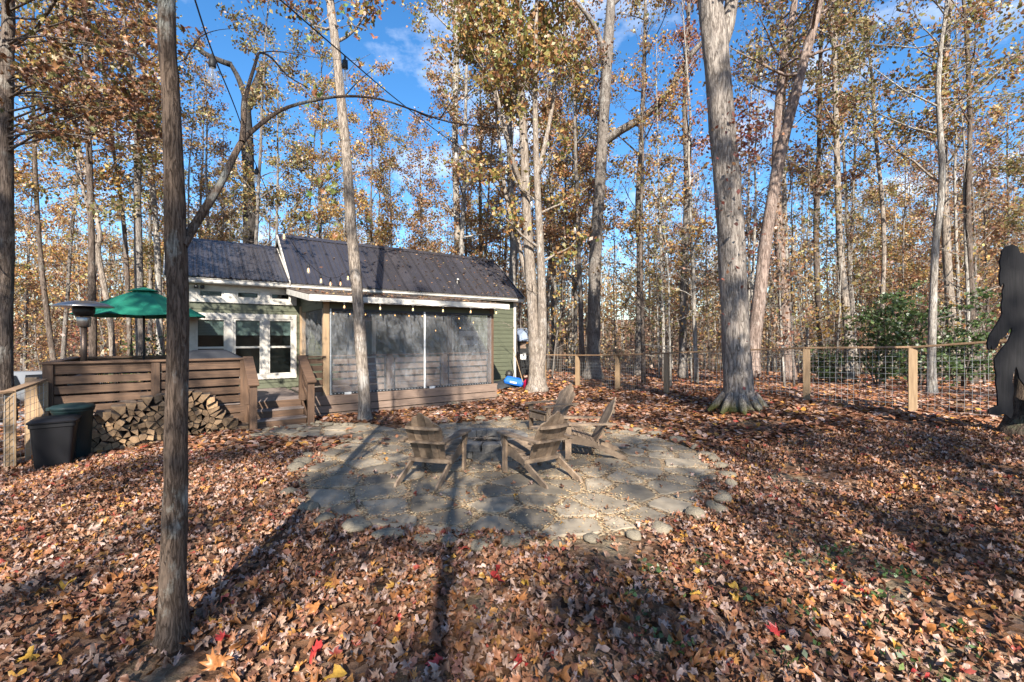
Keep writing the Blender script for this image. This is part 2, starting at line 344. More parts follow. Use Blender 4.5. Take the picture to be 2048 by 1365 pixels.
def groundmat():
    m, n, b = newmat('leaf_litter_ground'); b.inputs['Roughness'].default_value = .95; b.inputs['Specular IOR Level'].default_value = .1
    g = N(n, 'ShaderNodeNewGeometry'); 
    vo = N(n, 'ShaderNodeTexVoronoi', Scale=19.0); n.links.new(g.outputs['Position'], vo.inputs['Vector'])
    sp = N(n, 'ShaderNodeSeparateColor'); n.links.new(vo.outputs['Color'], sp.inputs[0])
    lr = ramp(n, sp.outputs[0], [(0, (.035, .022, .015)), (.2, (.10, .052, .03)), (.42, (.19, .10, .058)), (.62, (.26, .17, .12)), (.8, (.13, .068, .04)), (1, (.26, .13, .06))])
    no = N(n, 'ShaderNodeTexNoise', Scale=.9, Detail=5, Roughness=.6); n.links.new(g.outputs['Position'], no.inputs['Vector'])
    fine = N(n, 'ShaderNodeTexNoise', Scale=60, Detail=6, Roughness=.7); n.links.new(g.outputs['Position'], fine.inputs['Vector'])
    soil = ramp(n, fine.outputs['Fac'], [(.3, (.10, .075, .05)), (.55, (.24, .19, .125)), (.75, (.36, .30, .20))])
    px = N(n, 'ShaderNodeSeparateXYZ'); n.links.new(g.outputs['Position'], px.inputs[0])
    far = N(n, 'ShaderNodeMapRange'); far.inputs['From Min'].default_value = 9; far.inputs['From Max'].default_value = 15; n.links.new(px.outputs['Y'], far.inputs[0])
    rn = ramp(n, no.outputs['Fac'], [(.36, (0, 0, 0)), (.48, (1, 1, 1))])
    mxm = N(n, 'ShaderNodeMath', operation='MAXIMUM'); n.links.new(rn.outputs[0], mxm.inputs[0]); n.links.new(far.outputs[0], mxm.inputs[1])
    mx = N(n, 'ShaderNodeMixRGB'); n.links.new(mxm.outputs[0], mx.inputs[0]); n.links.new(soil.outputs[0], mx.inputs[1]); n.links.new(lr.outputs[0], mx.inputs[2])
    n.links.new(mx.outputs[0], b.inputs['Base Color'])
    ht = N(n, 'ShaderNodeMath', operation='ADD'); n.links.new(vo.outputs['Distance'], ht.inputs[0]); n.links.new(fine.outputs['Fac'], ht.inputs[1])
    bp = N(n, 'ShaderNodeBump', Strength=.7, Distance=.03); n.links.new(ht.outputs[0], bp.inputs['Height']); n.links.new(bp.outputs[0], b.inputs['Normal']); return m
M['ground'] = groundmat()
def peamat():
    m, n, b = newmat('tan_joint_grit'); b.inputs['Roughness'].default_value = .9
    mp = coords(n, (1, 1, 1), False); vo = N(n, 'ShaderNodeTexVoronoi', Scale=42.0); n.links.new(mp.outputs[0], vo.inputs['Vector'])
    sp = N(n, 'ShaderNodeSeparateColor'); n.links.new(vo.outputs['Color'], sp.inputs[0])
    r = ramp(n, sp.outputs[0], [(0, (.05, .036, .022)), (.4, (.17, .115, .062)), (.75, (.46, .35, .21)), (1, (.28, .15, .07))]); n.links.new(r.outputs[0], b.inputs['Base Color'])
    bp = N(n, 'ShaderNodeBump', Strength=.7, Distance=.01); n.links.new(vo.outputs['Distance'], bp.inputs['Height']); n.links.new(bp.outputs[0], b.inputs['Normal']); return m
M['pea'] = peamat()
# ------------------------------------------------------------------ ground
def spaced(n, lim, fine): 
    t = np.linspace(-1, 1, n); k = 5.2
    return np.sinh(k*t)/math.sinh(k)*lim
gx = spaced(181, 420, 1); gy = spaced(181, 420, 1)+7
V = [(x, y, ground(x, y)-0.004) for y in gy for x in gx]
F = [(j*181+i, j*181+i+1, (j+1)*181+i+1, (j+1)*181+i) for j in range(180) for i in range(180)]
go = link('ground', npmesh('ground', V, F, M['ground'], sm=True)); tag(go, kind='structure')
# gravel drive beyond the left fence
mb = MB(); xs = np.linspace(-34, -9.6, 26); 
for i in range(26):
    for j in range(9):
        y = 9.0+0.42*(-9.6-xs[i])+j*0.62+0.5*math.sin(xs[i]*.6); mb.v.append((xs[i], y, ground(xs[i], y)+.012))
mb.f = [(i*9+j, (i+1)*9+j, (i+1)*9+j+1, i*9+j+1) for i in range(25) for j in range(8)]; mb.m = [0]*len(mb.f)
tag(mb.build('driveway', M['gravel'], sm=True), kind='structure')

# ------------------------------------------------------------------ voronoi pieces
def clip(poly, px, py, nx, ny):      # keep the side where (q-p).n <= 0
    out = []; n = len(poly)
    for i in range(n):
        a = poly[i]; b = poly[(i+1) % n]; da = (a[0]-px)*nx+(a[1]-py)*ny; db = (b[0]-px)*nx+(b[1]-py)*ny
        if da <= 0: out.append(a)
        if (da < 0) != (db < 0) and abs(da-db) > 1e-9:
            t = da/(da-db); out.append((a[0]+(b[0]-a[0])*t, a[1]+(b[1]-a[1])*t))
    return out
def cells(pts, bound, gap, wts=None):
    res = []
    for i, p in enumerate(pts):
        poly = bound(p) if callable(bound) else list(bound)
        for j, q in enumerate(pts):
            if i == j: continue
            dx, dy = q[0]-p[0], q[1]-p[1]; d = math.hypot(dx, dy)
            if d > 2.2: continue
            mx, my = (p[0]+q[0])/2, (p[1]+q[1])/2; nx, ny = dx/d, dy/d
            poly = clip(poly, mx-nx*gap, my-ny*gap, nx, ny)
            if len(poly) < 3: break
        res.append(poly if len(poly) >= 3 else None)
    return res
def area(p): return .5*abs(sum(p[i][0]*p[(i+1) % len(p)][1]-p[(i+1) % len(p)][0]*p[i][1] for i in range(len(p))))
def rough_poly(poly, rng, amt, cut=.18):
    out = []; n = len(poly)
    for i in range(n):
        a, b, c = poly[i-1], poly[i], poly[(i+1) % n]
        for q, f in ((a, cut), (c, cut)):
            L = math.hypot(q[0]-b[0], q[1]-b[1]); f2 = min(f, .05/max(L, 1e-3))
            out.append((b[0]+(q[0]-b[0])*f2+rng.uniform(-amt, amt), b[1]+(q[1]-b[1])*f2+rng.uniform(-amt, amt)))
        mx, my = (b[0]+c[0])/2, (b[1]+c[1])/2
        if math.hypot(c[0]-b[0], c[1]-b[1]) > .2: out.append((mx+rng.uniform(-amt, amt)*1.5, my+rng.uniform(-amt, amt)*1.5))
    return out
def slab(poly, z0, z1, ch, tilt=(0, 0)):
    cx = sum(p[0] for p in poly)/len(poly); cy = sum(p[1] for p in poly)/len(poly); mb = MB(); n = len(poly)
    def ring(sh, z): 
        o = []
        for x, y in poly:
            d = math.hypot(x-cx, y-cy); k = max(0, d-sh)/d if d else 1
            X = cx+(x-cx)*k; Y = cy+(y-cy)*k; o.append((X, Y, z+(X-cx)*tilt[0]+(Y-cy)*tilt[1]))
        return o
    v = ring(0, z0)+ring(0, z1-ch)+ring(ch*1.3, z1)
    f = [(k, (k+1) % n, n+(k+1) % n, n+k) for k in range(n)]+[(n+k, n+(k+1) % n, 2*n+(k+1) % n, 2*n+k) for k in range(n)]+[tuple(range(2*n, 3*n))]
    mb.add(v, f); return mb
# ------------------------------------------------------------------ patio
PC = (-.05, 7.3); PR = 3.05; FP = (-.4, 7.63)
patio = tag(link('patio', None), kind='structure')
rng = random.Random(11)
mb = MB(); n = 64
vs = [(PC[0]+(PR+.08)*math.cos(2*math.pi*k/n)*(1+.02*math.sin(3*k)), PC[1]+(PR+.08)*math.sin(2*math.pi*k/n)*(1+.02*math.cos(2.3*k)), .008) for k in range(n)]
mb.add(vs, [tuple(range(n))])
mb.add([(-2.2, 9.2, .011), (-3.6, 10.35, .011), (-5.5, 9.35, .011), (-4.9, 8.5, .011), (-2.7, 8.1, .011)], [(0, 1, 2, 3, 4)])
mb.build('joint_grit', M['pea'], patio)
pts = []
tries = 0
while tries < 9000 and len(pts) < 150:
    tries += 1
    if rng.random() < .8:
        a = rng.uniform(0, 6.283); r = PR*math.sqrt(rng.random()); p = (PC[0]+r*math.cos(a), PC[1]+r*math.sin(a))
    else: p = (rng.uniform(-5.3, -2.4), rng.uniform(8.2, 10.2))
    if math.hypot(p[0]-FP[0], p[1]-FP[1]) < .62: continue
    inC = math.hypot(p[0]-PC[0], p[1]-PC[1]) < PR
    if not inC and not (p[1] < 10.3+.55*(p[0]+3.4) and p[1] > 8.3-.1*(p[0]+2.7) and p[0] > -5.2): continue
    md = rng.choice((.34, .46, .6, .74))
    if all(math.hypot((p[0]-q[0])*.85, p[1]-q[1]) > md*(.95 if q[2] > .4 else .8) for q in pts): pts.append((p[0], p[1], md))
circ = [(PC[0]+PR*math.cos(2*math.pi*k/40), PC[1]+PR*math.sin(2*math.pi*k/40)) for k in range(40)]
pathq = [(-2.2, 9.2), (-3.6, 10.35), (-5.5, 9.35), (-4.9, 8.5), (-2.7, 8.1)]
PPTS = list(pts)
polys = cells(pts, lambda p: list(circ) if math.hypot(p[0]-PC[0], p[1]-PC[1]) < PR else list(pathq), .034)
for poly in polys:
    if not poly or area(poly) < .02: continue
    poly = rough_poly(poly, rng, .014)
    slab(poly, -.03, .026+rng.uniform(-.012, .010), .010, (rng.uniform(-.012, .012), rng.uniform(-.012, .012))).build('flagstone', M['stone'], patio)
# rounded rocks along the patio edge
def rock_mesh(seed, name='border_rock'):
    r = random.Random(seed); mb = MB(); nu, nv = 10, 6; ph = [r.uniform(0, 6.28) for _ in range(6)]
    prof = []
    for j in range(nv+1):
        th = math.pi*j/nv
        for i in range(nu):
            a = 2*math.pi*i/nu; k = 1+.16*math.sin(2*a+ph[0])*math.sin(th+ph[1])+.10*math.sin(3*a+ph[2]+2*th)+.07*math.cos(4*th+ph[3]+a)
            prof.append((math.sin(th)*math.cos(a)*k, math.sin(th)*math.sin(a)*k, -math.cos(th)*k*.85))
    mb.v = prof; mb.f = [(j*nu+i, j*nu+(i+1) % nu, (j+1)*nu+(i+1) % nu, (j+1)*nu+i) for j in range(nv) for i in range(nu)]; mb.m = [0]*len(mb.f)
    return mb.mesh(name, M['river'], True)
rocks = [rock_mesh(s) for s in range(7)]
rng = random.Random(5); a = 0
def put_rock(x, y, s, lab, grp):
    o = link('border_rock', rng.choice(rocks), None, (x, y, ground(x, y)+s*.22)); o.rotation_euler = (0, 0, rng.uniform(0, 6.28))
    o.scale = (s*rng.uniform(.9, 1.5), s*rng.uniform(.7, 1.1), s*rng.uniform(.4, .65)); tag(o, lab, 'rock', grp)
while a < 6.283:
    x = PC[0]+(PR+.13)*math.cos(a)+rng.uniform(-.05, .05); y = PC[1]+(PR+.13)*math.sin(a)+rng.uniform(-.05, .05)
    if not (x < -1.8 and y > 8.3) and rng.random() < .78:
        put_rock(x, y, rng.uniform(.075, .14), 'rounded mossy tan rock in the border ring of the stone patio', 'border rocks round the patio')
    a += rng.uniform(.075, .14)
for (u, v) in ((622, 848), (634, 846), (652, 850), (672, 848), (690, 850), (600, 858), (510, 872), (528, 878)):
    y = 1.9*FPX/(v-HOR+4); put_rock((u-1024)/FPX*y, y, rng.uniform(.07, .11), 'small tan rock along the path by the deck steps', 'rocks at the foot of the steps')
for (u, v) in ((915, 806), (928, 801), (945, 797), (975, 794), (990, 791), (1000, 789), (903, 808)):
    y = 1.9*FPX/(v-HOR+3); put_rock((u-1024)/FPX*y, y, rng.uniform(.10, .15), 'round rock lying under the porch skirting boards', 'rocks along the porch skirting')

# ------------------------------------------------------------------ fire pit
fp = thing('fire_pit', 'round grey block fire pit in the middle of the stone patio', 'fire pit', (FP[0], FP[1], .03))
rng = random.Random(3); NB = 15
def blockmesh(ri, ro, h, k):
    mb = MB(); da = math.pi/NB*.965; c = .008
    def ring(rr0, rr1, z, d): 
        return [(rr0*math.cos(-d), rr0*math.sin(-d), z), (rr1*math.cos(-d), rr1*math.sin(-d), z), (rr1*1.012, 0, z), (rr1*math.cos(d), rr1*math.sin(d), z), (rr0*math.cos(d), rr0*math.sin(d), z)]
    v = ring(ri, ro, 0, da)+ring(ri, ro, h-c, da)+ring(ri+c, ro-c, h, da*.96)
    f = [(q+k2, q+(k2+1) % 5, q+5+(k2+1) % 5, q+5+k2) for q in (0, 5) for k2 in range(5)]+[(10, 11, 12, 13, 14), (4, 3, 2, 1, 0)]
    mb.add(v, f); return mb.mesh('block', M['block'])
bm_ = [blockmesh(.45, .665, .112, 0), blockmesh(.455, .675, .11, 1)]
for row in range(2):
    for k in range(NB):
        o = link('block', bm_[(k+row) % 2], fp, (rng.uniform(-.006, .006), rng.uniform(-.006, .006), row*.114), 2*math.pi*(k+.5*row)/NB+rng.uniform(-.01, .01))
mb = MB(); mb.lathe((0, 0, 0), [(.0, .06), (.2, .075), (.46, .05)], 20); mb.build('ash_bed', M['ash'], fp, True)
for k in range(9):
    a = rng.uniform(0, 6.28); q = Vector((rng.uniform(-.2, .2), rng.uniform(-.2, .2), .09+.015*k)); d = Vector((math.cos(a), math.sin(a), rng.uniform(-.05, .25)))*rng.uniform(.15, .26)
    mb = MB(); mb.tube([q-d, q+d*.2+Vector((0, 0, .01)), q+d], [.012, .014, .008], 6); mb.build('stick', M['stick'], fp, True)

# ------------------------------------------------------------------ cabin frame (local x along the front, local y into the house)
O = Vector((-4.5, 10.7, 0)); RZ = R(36.0)
dd = Vector((math.cos(RZ), math.sin(RZ), 0)); nn = Vector((-math.sin(RZ), math.cos(RZ), 0))
def H(s, t, z=0): return O+dd*s+nn*t+Vector((0, 0, z))
cabin = thing('cabin', 'small green clapboard cabin with dark metal roof behind the screened porch', 'cabin', O, RZ)
WT = 2.8; ZD = .5
def siding(parent, s0, s1, z0, z1, t, holes=(), step=.152):
    """lap boards from z0 to z1 on the plane t; holes = (sa, sb, za, zb)"""
    z = z0
    while z < z1-.02:
        zt = min(z+step, z1); zc = (z+zt)/2
        segs = [(s0, s1)]
        for (a, b, za, zb) in holes:
            if za < zc < zb:
                ns = []
                for (p, q) in segs:
                    if b <= p or a >= q: ns.append((p, q))
                    else:
                        if a > p: ns.append((p, a))
                        if b < q: ns.append((b, q))
                segs = ns
        for (p, q) in segs:
            if q-p < .02: continue
            mb = MB(); v = [(p, t-.024, z), (q, t-.024, z), (q, t-.006, zt+.004), (p, t-.006, zt+.004), (p, t+.002, z), (q, t+.002, z), (q, t+.002, zt+.004), (p, t+.002, zt+.004)]
            mb.add(v, [(0, 1, 2, 3), (0, 4, 5, 1), (3, 2, 6, 7), (0, 3, 7, 4), (1, 5, 6, 2)]); mb.build('siding_board', M['siding'], parent)
        z += step
# front wall: left window bay + main body
WINS = [(-2.36, -1.70), (-1.53, -.87), (-.72, -.10)]
wh = [(a-.03, b+.03, .82, 2.44) for a, b in WINS]+[(a+.03, b-.03, 2.90, 3.16) for a, b in WINS]
wall = MB()
def wallcore(mb, s0, s1, z0, z1, t, th, holes):
    ss = sorted({s0, s1, *[h[0] for h in holes], *[h[1] for h in holes]}); zs = sorted({z0, z1, *[h[2] for h in holes], *[h[3] for h in holes]})
    for i in range(len(ss)-1):
        for j in range(len(zs)-1):
            cs, cz_ = (ss[i]+ss[i+1])/2, (zs[j]+zs[j+1])/2
            if any(h[0] < cs < h[1] and h[2] < cz_ < h[3] for h in holes): continue
            mb.box((cs, t+th/2, cz_), (ss[i+1]-ss[i], th, zs[j+1]-zs[j]))
wallcore(wall, -2.8, 7.72, -.1, 3.36, WT, .12, wh+[(5.35, 5.95, 1.72, 2.02)])
wall_o = wall.build('wall', M['siding'], cabin)
siding(wall_o, -2.74, .0, .5, 3.3, WT, [(-2.5, .0, .74, 2.54), (-2.5, .0, 2.80, 3.30)])
siding(wall_o, .0, 4.9, .5, 3.1, WT, [(1.35, 2.35, .5, 2.5)])
siding(wall_o, 4.9, 7.64, .05, 3.28, WT, [(5.25, 6.05, 1.62, 2.12)])
mb = MB(); mb.box((2.46, WT+2.1+.1, 1.6), (10.3, .12, 3.4)); mb.box((-2.74, WT+1.12, 1.6), (.12, 2.1, 3.4)); mb.box((7.66, WT+1.12, 1.6), (.12, 2.1, 3.4))
mb.build('rear_wall', M['siding'], cabin)
for (s, z0, z1) in ((-2.3, 0, 0),): pass
# gable ends
for s, zr in ((7.66, 4.95), (-.06, 4.95), (-2.74, 4.55)):
    mb = MB(); mb.prism([(WT-.02, 3.36), (WT+4.2, 3.36), (WT+1.8, zr)], lambda a, b, s=s: (s-.05, a, b), lambda a, b, s=s: (s+.05, a, b)); mb.build('gable', M['siding'], cabin)
mb = MB(); mb.box((2.4, WT+1.15, .44), (10.1, 2.05, .08)); mb.build('interior_floor', M['inner'], cabin)
mb = MB(); mb.box((2.4, WT+2.0, 1.8), (10.1, .04, 2.7)); mb.build('interior_wall', M['inner'], cabin)
# corner trim
for s in (7.70, -2.80):
    mb = MB(); mb.box((s, WT-.035, 1.68), (.11, .03, 3.3), ch=.004); mb.build('corner_trim', M['trim'], cabin)
def window(parent, a, b, z0, z1, t, sash=True, blind=0.0):
    wn = MB(); f = .05
    for (c, sz) in (((a+f/2, t, (z0+z1)/2), (f, .07, z1-z0)), ((b-f/2, t, (z0+z1)/2), (f, .07, z1-z0)), (((a+b)/2, t, z0+f/2), (b-a-2*f, .07, f)), (((a+b)/2, t, z1-f/2), (b-a-2*f, .07, f))): wn.box(c, sz, ch=.004)
    w_ = wn.build('window', M['trim'], parent)
    if sash:
        zm = z0+(z1-z0)*.50; mb = MB(); mb.box(((a+b)/2, t-.012, zm), (b-a-2*f, .045, .055), ch=.004); mb.build('meeting_rail', M['trim'], w_)
        for (p, q) in ((z0+f, zm-.027), (zm+.027, z1-f)):
            mb = MB(); mb.box(((a+b)/2, t+.01, (p+q)/2), (b-a-2*f, .006, q-p)); mb.build('pane', M['glass'], w_)
    else:
        mb = MB(); mb.box(((a+b)/2, t+.01, (z0+z1)/2), (b-a-2*f, .006, z1-z0-2*f)); mb.build('pane', M['glass'], w_)
    if blind:
        mb = MB(); z = z1-f; 
        while z > z1-f-blind: mb.box(((a+b)/2, t+.026, z-.02), (b-a-.08, .012, .036)); z -= .04
        mb.build('blind', M['blind'], w_)
    return w_
for i, (a, b) in enumerate(WINS):
    window(cabin, a, b, .86, 2.40, WT-.0, True, .40); window(cabin, a+.05, b-.05, 2.92, 3.14, WT, False)
def casing(rects):
    for (a, b, z0, z1) in rects:
        mb = MB(); mb.box(((a+b)/2, WT-.035, (z0+z1)/2), (b-a, .035, z1-z0), ch=.004); mb.build('window_casing', M['trim'], cabin)
xs_ = [-2.50, WINS[0][0], WINS[0][1], WINS[1][0], WINS[1][1], WINS[2][0], WINS[2][1], .0]
casing([(-2.50, .0, 2.40, 2.53), (-2.50, .0, .75, .86)]+[(xs_[i], xs_[i+1], .86, 2.40) for i in (0, 2, 4, 6)])
casing([(-2.50, .0, 3.14, 3.30), (-2.50, .0, 2.80, 2.92)]+[(xs_[i]+(0 if i == 0 else -.05), xs_[i+1]+(.05 if i < 6 else 0), 2.92, 3.14) for i in (0, 2, 4, 6)])
window(cabin, 5.38, 5.92, 1.74, 2.0, WT, False)
casing([(5.27, 6.03, 2.0, 2.12), (5.27, 6.03, 1.62, 1.74), (5.27, 5.38, 1.74, 2.0), (5.92, 6.03, 1.74, 2.0)])
# roofs: separate ribbed panels
def roof(s0, s1, te, ze, tr, zr, name, pw):
    ro = MB(); L = math.hypot(tr-te, zr-ze); ax = Vector((0, tr-te, zr-ze)).normalized(); up = Vector((0, -ax.z, ax.y))
    ro.bar((s0, (te+tr)/2, 0), (s1, (te+tr)/2, 0), .01, .01)
    ro = MB()
    for sgn in (1, -1):
        t0, t1 = (te, tr) if sgn > 0 else (2*tr-te, tr)
        ro.add([(s0+.02, t0, ze-.05), (s1-.02, t0, ze-.05), (s1-.02, t1, zr-.05), (s0+.02, t1, zr-.05)], [(0, 1, 2, 3)])
    r_ = ro.build(name, M['roof'], cabin)
    n = round((s1-s0)/pw); w_ = (s1-s0)/n; st = []
    # cross-section over one panel width: ribs and flats
    prof = [(0, .042), (.016, .042), (.028, .004)]
    for k in range(1, 3):
        c = w_*k/3; prof += [(c-.022, .004), (c-.008, .020), (c+.008, .020), (c+.022, .004)]
    prof += [(w_-.040, .004), (w_-.028, .042), (w_-.012, .042)]
    for sgn in (1, -1):
        a2 = ax if sgn > 0 else Vector((0, -ax.y, ax.z)); u2 = up if sgn > 0 else Vector((0, -up.y, up.z)); base = Vector((0, te if sgn > 0 else 2*tr-te, ze))
        mb = MB(); v = []
        for q in (0, L):
            for (x, h) in prof: v.append(base+a2*q+u2*h+Vector((x, 0, 0)))
            for (x, h) in ((w_-.012, -.02), (0, -.02)): v.append(base+a2*q+u2*h+Vector((x, 0, 0)))
        m_ = len(prof)+2; mb.add(v, [(i, (i+1) % m_, m_+(i+1) % m_, m_+i) for i in range(m_)]+[tuple(range(m_))])
        me = mb.mesh('panel', M['roof'])
        for k in range(n): link('panel', me, r_, (s0+k*w_, 0, 0))
    mb = MB(); mb.prism([(tr-.13, zr-.07), (tr, zr+.045), (tr+.13, zr-.07), (tr, zr+.02)], lambda a, b: (s0-.01, a, b), lambda a, b: (s1+.01, a, b)); mb.build('ridge_cap', M['roof'], r_)
    for sgn in (1,):
        mb = MB(); mb.box(((s0+s1)/2, te+.03, ze-.095), (s1-s0-.02, .03, .13), ch=.004); mb.build('fascia', M['trim'], r_)
    for s in (s0-.015, s1+.015):
        for sgn in (1, -1):
            a2 = ax if sgn > 0 else Vector((0, -ax.y, ax.z)); b0 = Vector((s, te if sgn > 0 else 2*tr-te, ze-.045))
            mb = MB(); mb.bar(b0, b0+a2*(L-.01), .03, .12, ch=.004); mb.build('rake_trim', M['trim'], r_)
    return r_
roof(-.20, 7.95, 2.48, 3.40, 4.60, 5.12, 'roof', .42)
roof(-2.98, -.24, 2.46, 3.42, 4.60, 4.70, 'roof', .34)
mb = MB(); mb.lathe((5.35, 3.0, 3.72), [(.05, 0), (.05, .2), (.085, .21), (.085, .27), (.0, .29)], 12); mb.build('vent_pipe', M['steel'], cabin, True)
mb = MB(); mb.box((2.46, 2.62, 3.30), (10.4, .34, .03)); mb.build('soffit', M['trim'], cabin)
for dx in (0, .13):     # twin flood lamp under the eave
    mb = MB(); mb.lathe((-2.35+dx, 2.58, 3.12), [(.0, 0), (.045, .01), (.05, .07), (.03, .1), (.0, .11)], 10); mb.build('flood_lamp', M['blackm'], cabin, True)
# door inside the porch
mb = MB(); mb.box((1.85, WT-.02, 1.5), (.88, .05, 2.0), ch=.006); dr = mb.build('door', M['trim'], cabin)
mb = MB(); mb.box((1.85, WT-.05, 1.85), (.6, .012, 1.1)); mb.build('pane', M['glass'], dr)
mb = MB(); mb.lathe((0, 0, 0), [(.0, 0), (.03, .01), (.03, .04), (0, .05)], 10); k_ = mb.build('door_knob', M['steel'], dr, True); k_.location = (2.2, WT-.07, 1.4); k_.rotation_euler = (R(90), 0, 0)

# ------------------------------------------------------------------ porch
porch = thing('porch', 'screened porch with clear vinyl curtains and a low shed roof', 'porch', O, RZ)
mb = MB(); mb.box((2.4, 1.4, .45), (5.06, 2.72, .06)); mb.build('porch_floor', M['floor'], porch)
for i, (z0, z1) in enumerate(((.30, .485), (.115, .28), (-.07, .095), (-.25, -.09))):
    for (a, b) in ((-.30, 2.42), (2.425, 4.98)):
        mb = MB(); mb.box(((a+b)/2, -.02-.012*(i == 0), (z0+z1)/2), (b-a, .03, z1-z0), ch=.004); mb.build('skirt_board', M['skirt'], porch)
    mb = MB(); mb.box((4.965, 1.4, (z0+z1)/2), (.03, 2.75, z1-z0), ch=.004); mb.build('skirt_board', M['skirt'], porch)
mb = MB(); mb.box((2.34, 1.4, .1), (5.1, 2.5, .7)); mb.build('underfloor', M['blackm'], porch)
mb = MB(); mb.box((2.34, .02, .50), (5.32, .14, .03), ch=.004); mb.build('edge_board', M['skirt'], porch)
for (s, t) in ((.14, .10), (2.45, .10), (4.84, .10), (.14, 2.66), (4.84, 2.66)):
    if s == 2.45: continue
    mb = MB(); mb.box((s, t, 1.63), (.14, .14, 2.28), ch=.008); mb.build('post', M['deck_v' if s > 1 else 'post'], porch)
mb = MB(); mb.box((2.49, .10, 2.68), (4.9, .12, .18), ch=.005); mb.build('beam', M['siding'], porch)
for s in (.14, 4.84):
    mb = MB(); mb.prism([(.05, 2.60), (2.75, 2.60), (2.75, 3.18), (.05, 2.74)], lambda a, b: (s-.02, a, b), lambda a, b: (s+.02, a, b)); mb.build('side_panel', M['siding'], porch)
    for k in range(4):
        z = 2.6+k*.145; t0 = .05 if k == 0 else .05+(z-2.74)/.163+.55 if z > 2.6 else .05
        t0 = max(.05, (z+.14-2.74)/.163+.05); 
        if t0 < 2.6: mb = MB(); mb.box((s-.03, (t0+2.74)/2, z+.07), (.014, 2.74-t0, .138)); mb.build('siding_board', M['siding'], porch)
# porch roof
pr = MB(); pr.prism([(-.28, 2.86), (2.74, 3.26), (2.74, 3.20), (-.28, 2.80)], lambda a, b: (-.28, a, b), lambda a, b: (5.22, a, b)); pr_o = pr.build('porch_roof', M['shingle'], porch)
rng = random.Random(8)
for r_ in range(12):
    t0 = -.30+r_*.25; z0 = 2.872+.1325*(t0+.28)
    s = -.30
    while s < 5.2:
        w_ = min(rng.uniform(.26, .36), 5.24-s)
        mb = MB(); mb.bar((s+w_/2, t0, z0+.012), (s+w_/2, t0+.29, z0+.012+.1325*.29-.010), w_-.008, .008); mb.build('shingle', M['shingle'], pr_o); s += w_
mb = MB(); mb.box((2.47, -.30, 2.80), (5.56, .03, .15), ch=.004); mb.build('fascia', M['trim'], porch)
for s in (-.29, 5.23):
    mb = MB(); mb.bar((s, -.285, 2.79), (s, 2.5, 2.79+.1325*2.785), .03, .14, ch=.004); mb.build('rake_trim', M['trim'], porch)
# vinyl curtains with folds
def curtain(name, p0, p1, z0, z1, amp, seed, folds=26):
    r = random.Random(seed); nu, nv = folds*3, 22; p0 = Vector(p0); p1 = Vector(p1); nrm = (p1-p0).cross(Vector((0, 0, 1))).normalized(); mb = MB()
    ph = [r.uniform(0, 6.28) for _ in range(8)]
    for j in range(nv+1):
        f = j/nv
        for i in range(nu+1):
            e = i/nu; edge = math.sin(math.pi*e)**.4*math.sin(math.pi*f)**.5
            q = .5*math.sin(7*e*math.pi+5*f+ph[0])+.35*math.sin(17*e+11*f*(1-e)+ph[1])+.25*math.sin(29*e-17*f+ph[2])+.2*math.sin(47*e+9*f*f+ph[3])+.15*math.sin(80*e+21*f+ph[4])
            p = p0+(p1-p0)*e+nrm*(amp*q*edge); mb.v.append((p.x, p.y, z0+(z1-z0)*f))
    mb.f = [(j*(nu+1)+i, j*(nu+1)+i+1, (j+1)*(nu+1)+i+1, (j+1)*(nu+1)+i) for j in range(nv) for i in range(nu)]; mb.m = [0]*len(mb.f)
    return mb.build(name, M['vinyl'], porch, True)
def hem(par, p0, p1, wd):      # grey webbing along a curtain edge with little fasteners
    mb = MB(); mb.bar(p0, p1, .008, wd, up=(0, 1, 0) if abs(p0[2]-p1[2]) > .1 else (0, 0, 1)); return mb
ZC0, ZC1 = .53, 2.58
for (a, b, sd_) in ((.20, 2.62, 1), (2.66, 4.80, 2)):
    c_ = curtain('vinyl_curtain', (a, -.005, 0), (b, -.005, 0), ZC0, ZC1, .028, sd_)
    for (c, sz) in ((((a+b)/2, -.022, ZC0+.02), (b-a, .006, .04)), (((a+b)/2, -.022, ZC1-.02), (b-a, .006, .05))):
        mb = MB(); mb.box(c, sz); mb.build('hem', M['tarp'], c_)
    n_ = int((b-a)/.085)
    mb = MB()
    for k in range(n_): mb.box((a+.04+k*.085, -.03, ZC0+.02), (.03, .008, .02))
    tag(mb.build('fasteners', M['wire'], c_), kind='stuff')
mb = MB(); n_ = int((ZC1-ZC0)/.085)
for k in range(n_): mb.box((.22, -.03, ZC0+.05+k*.085), (.022, .008, .034))
mb.box((.22, -.024, (ZC0+ZC1)/2), (.03, .005, ZC1-ZC0)); tag(mb.build('fasteners', M['wire'], porch), kind='stuff')
mb = MB(); mb.box((2.64, -.03, (ZC0+ZC1)/2), (.045, .012, ZC1-ZC0)); mb.build('zip_strip', M['white'], porch)
for s in (.62, 2.86):
    mb = MB(); mb.box((s, -.035, .545), (.16, .012, .055)); mb.build('tag', M['white'], porch)
curtain('vinyl_curtain', (.10, .2, 0), (.10, 2.6, 0), 1.42, ZC1, .07, 5, 14)
curtain('vinyl_curtain', (4.86, .2, 0), (4.86, 2.6, 0), .53, ZC1, .04, 6, 14)
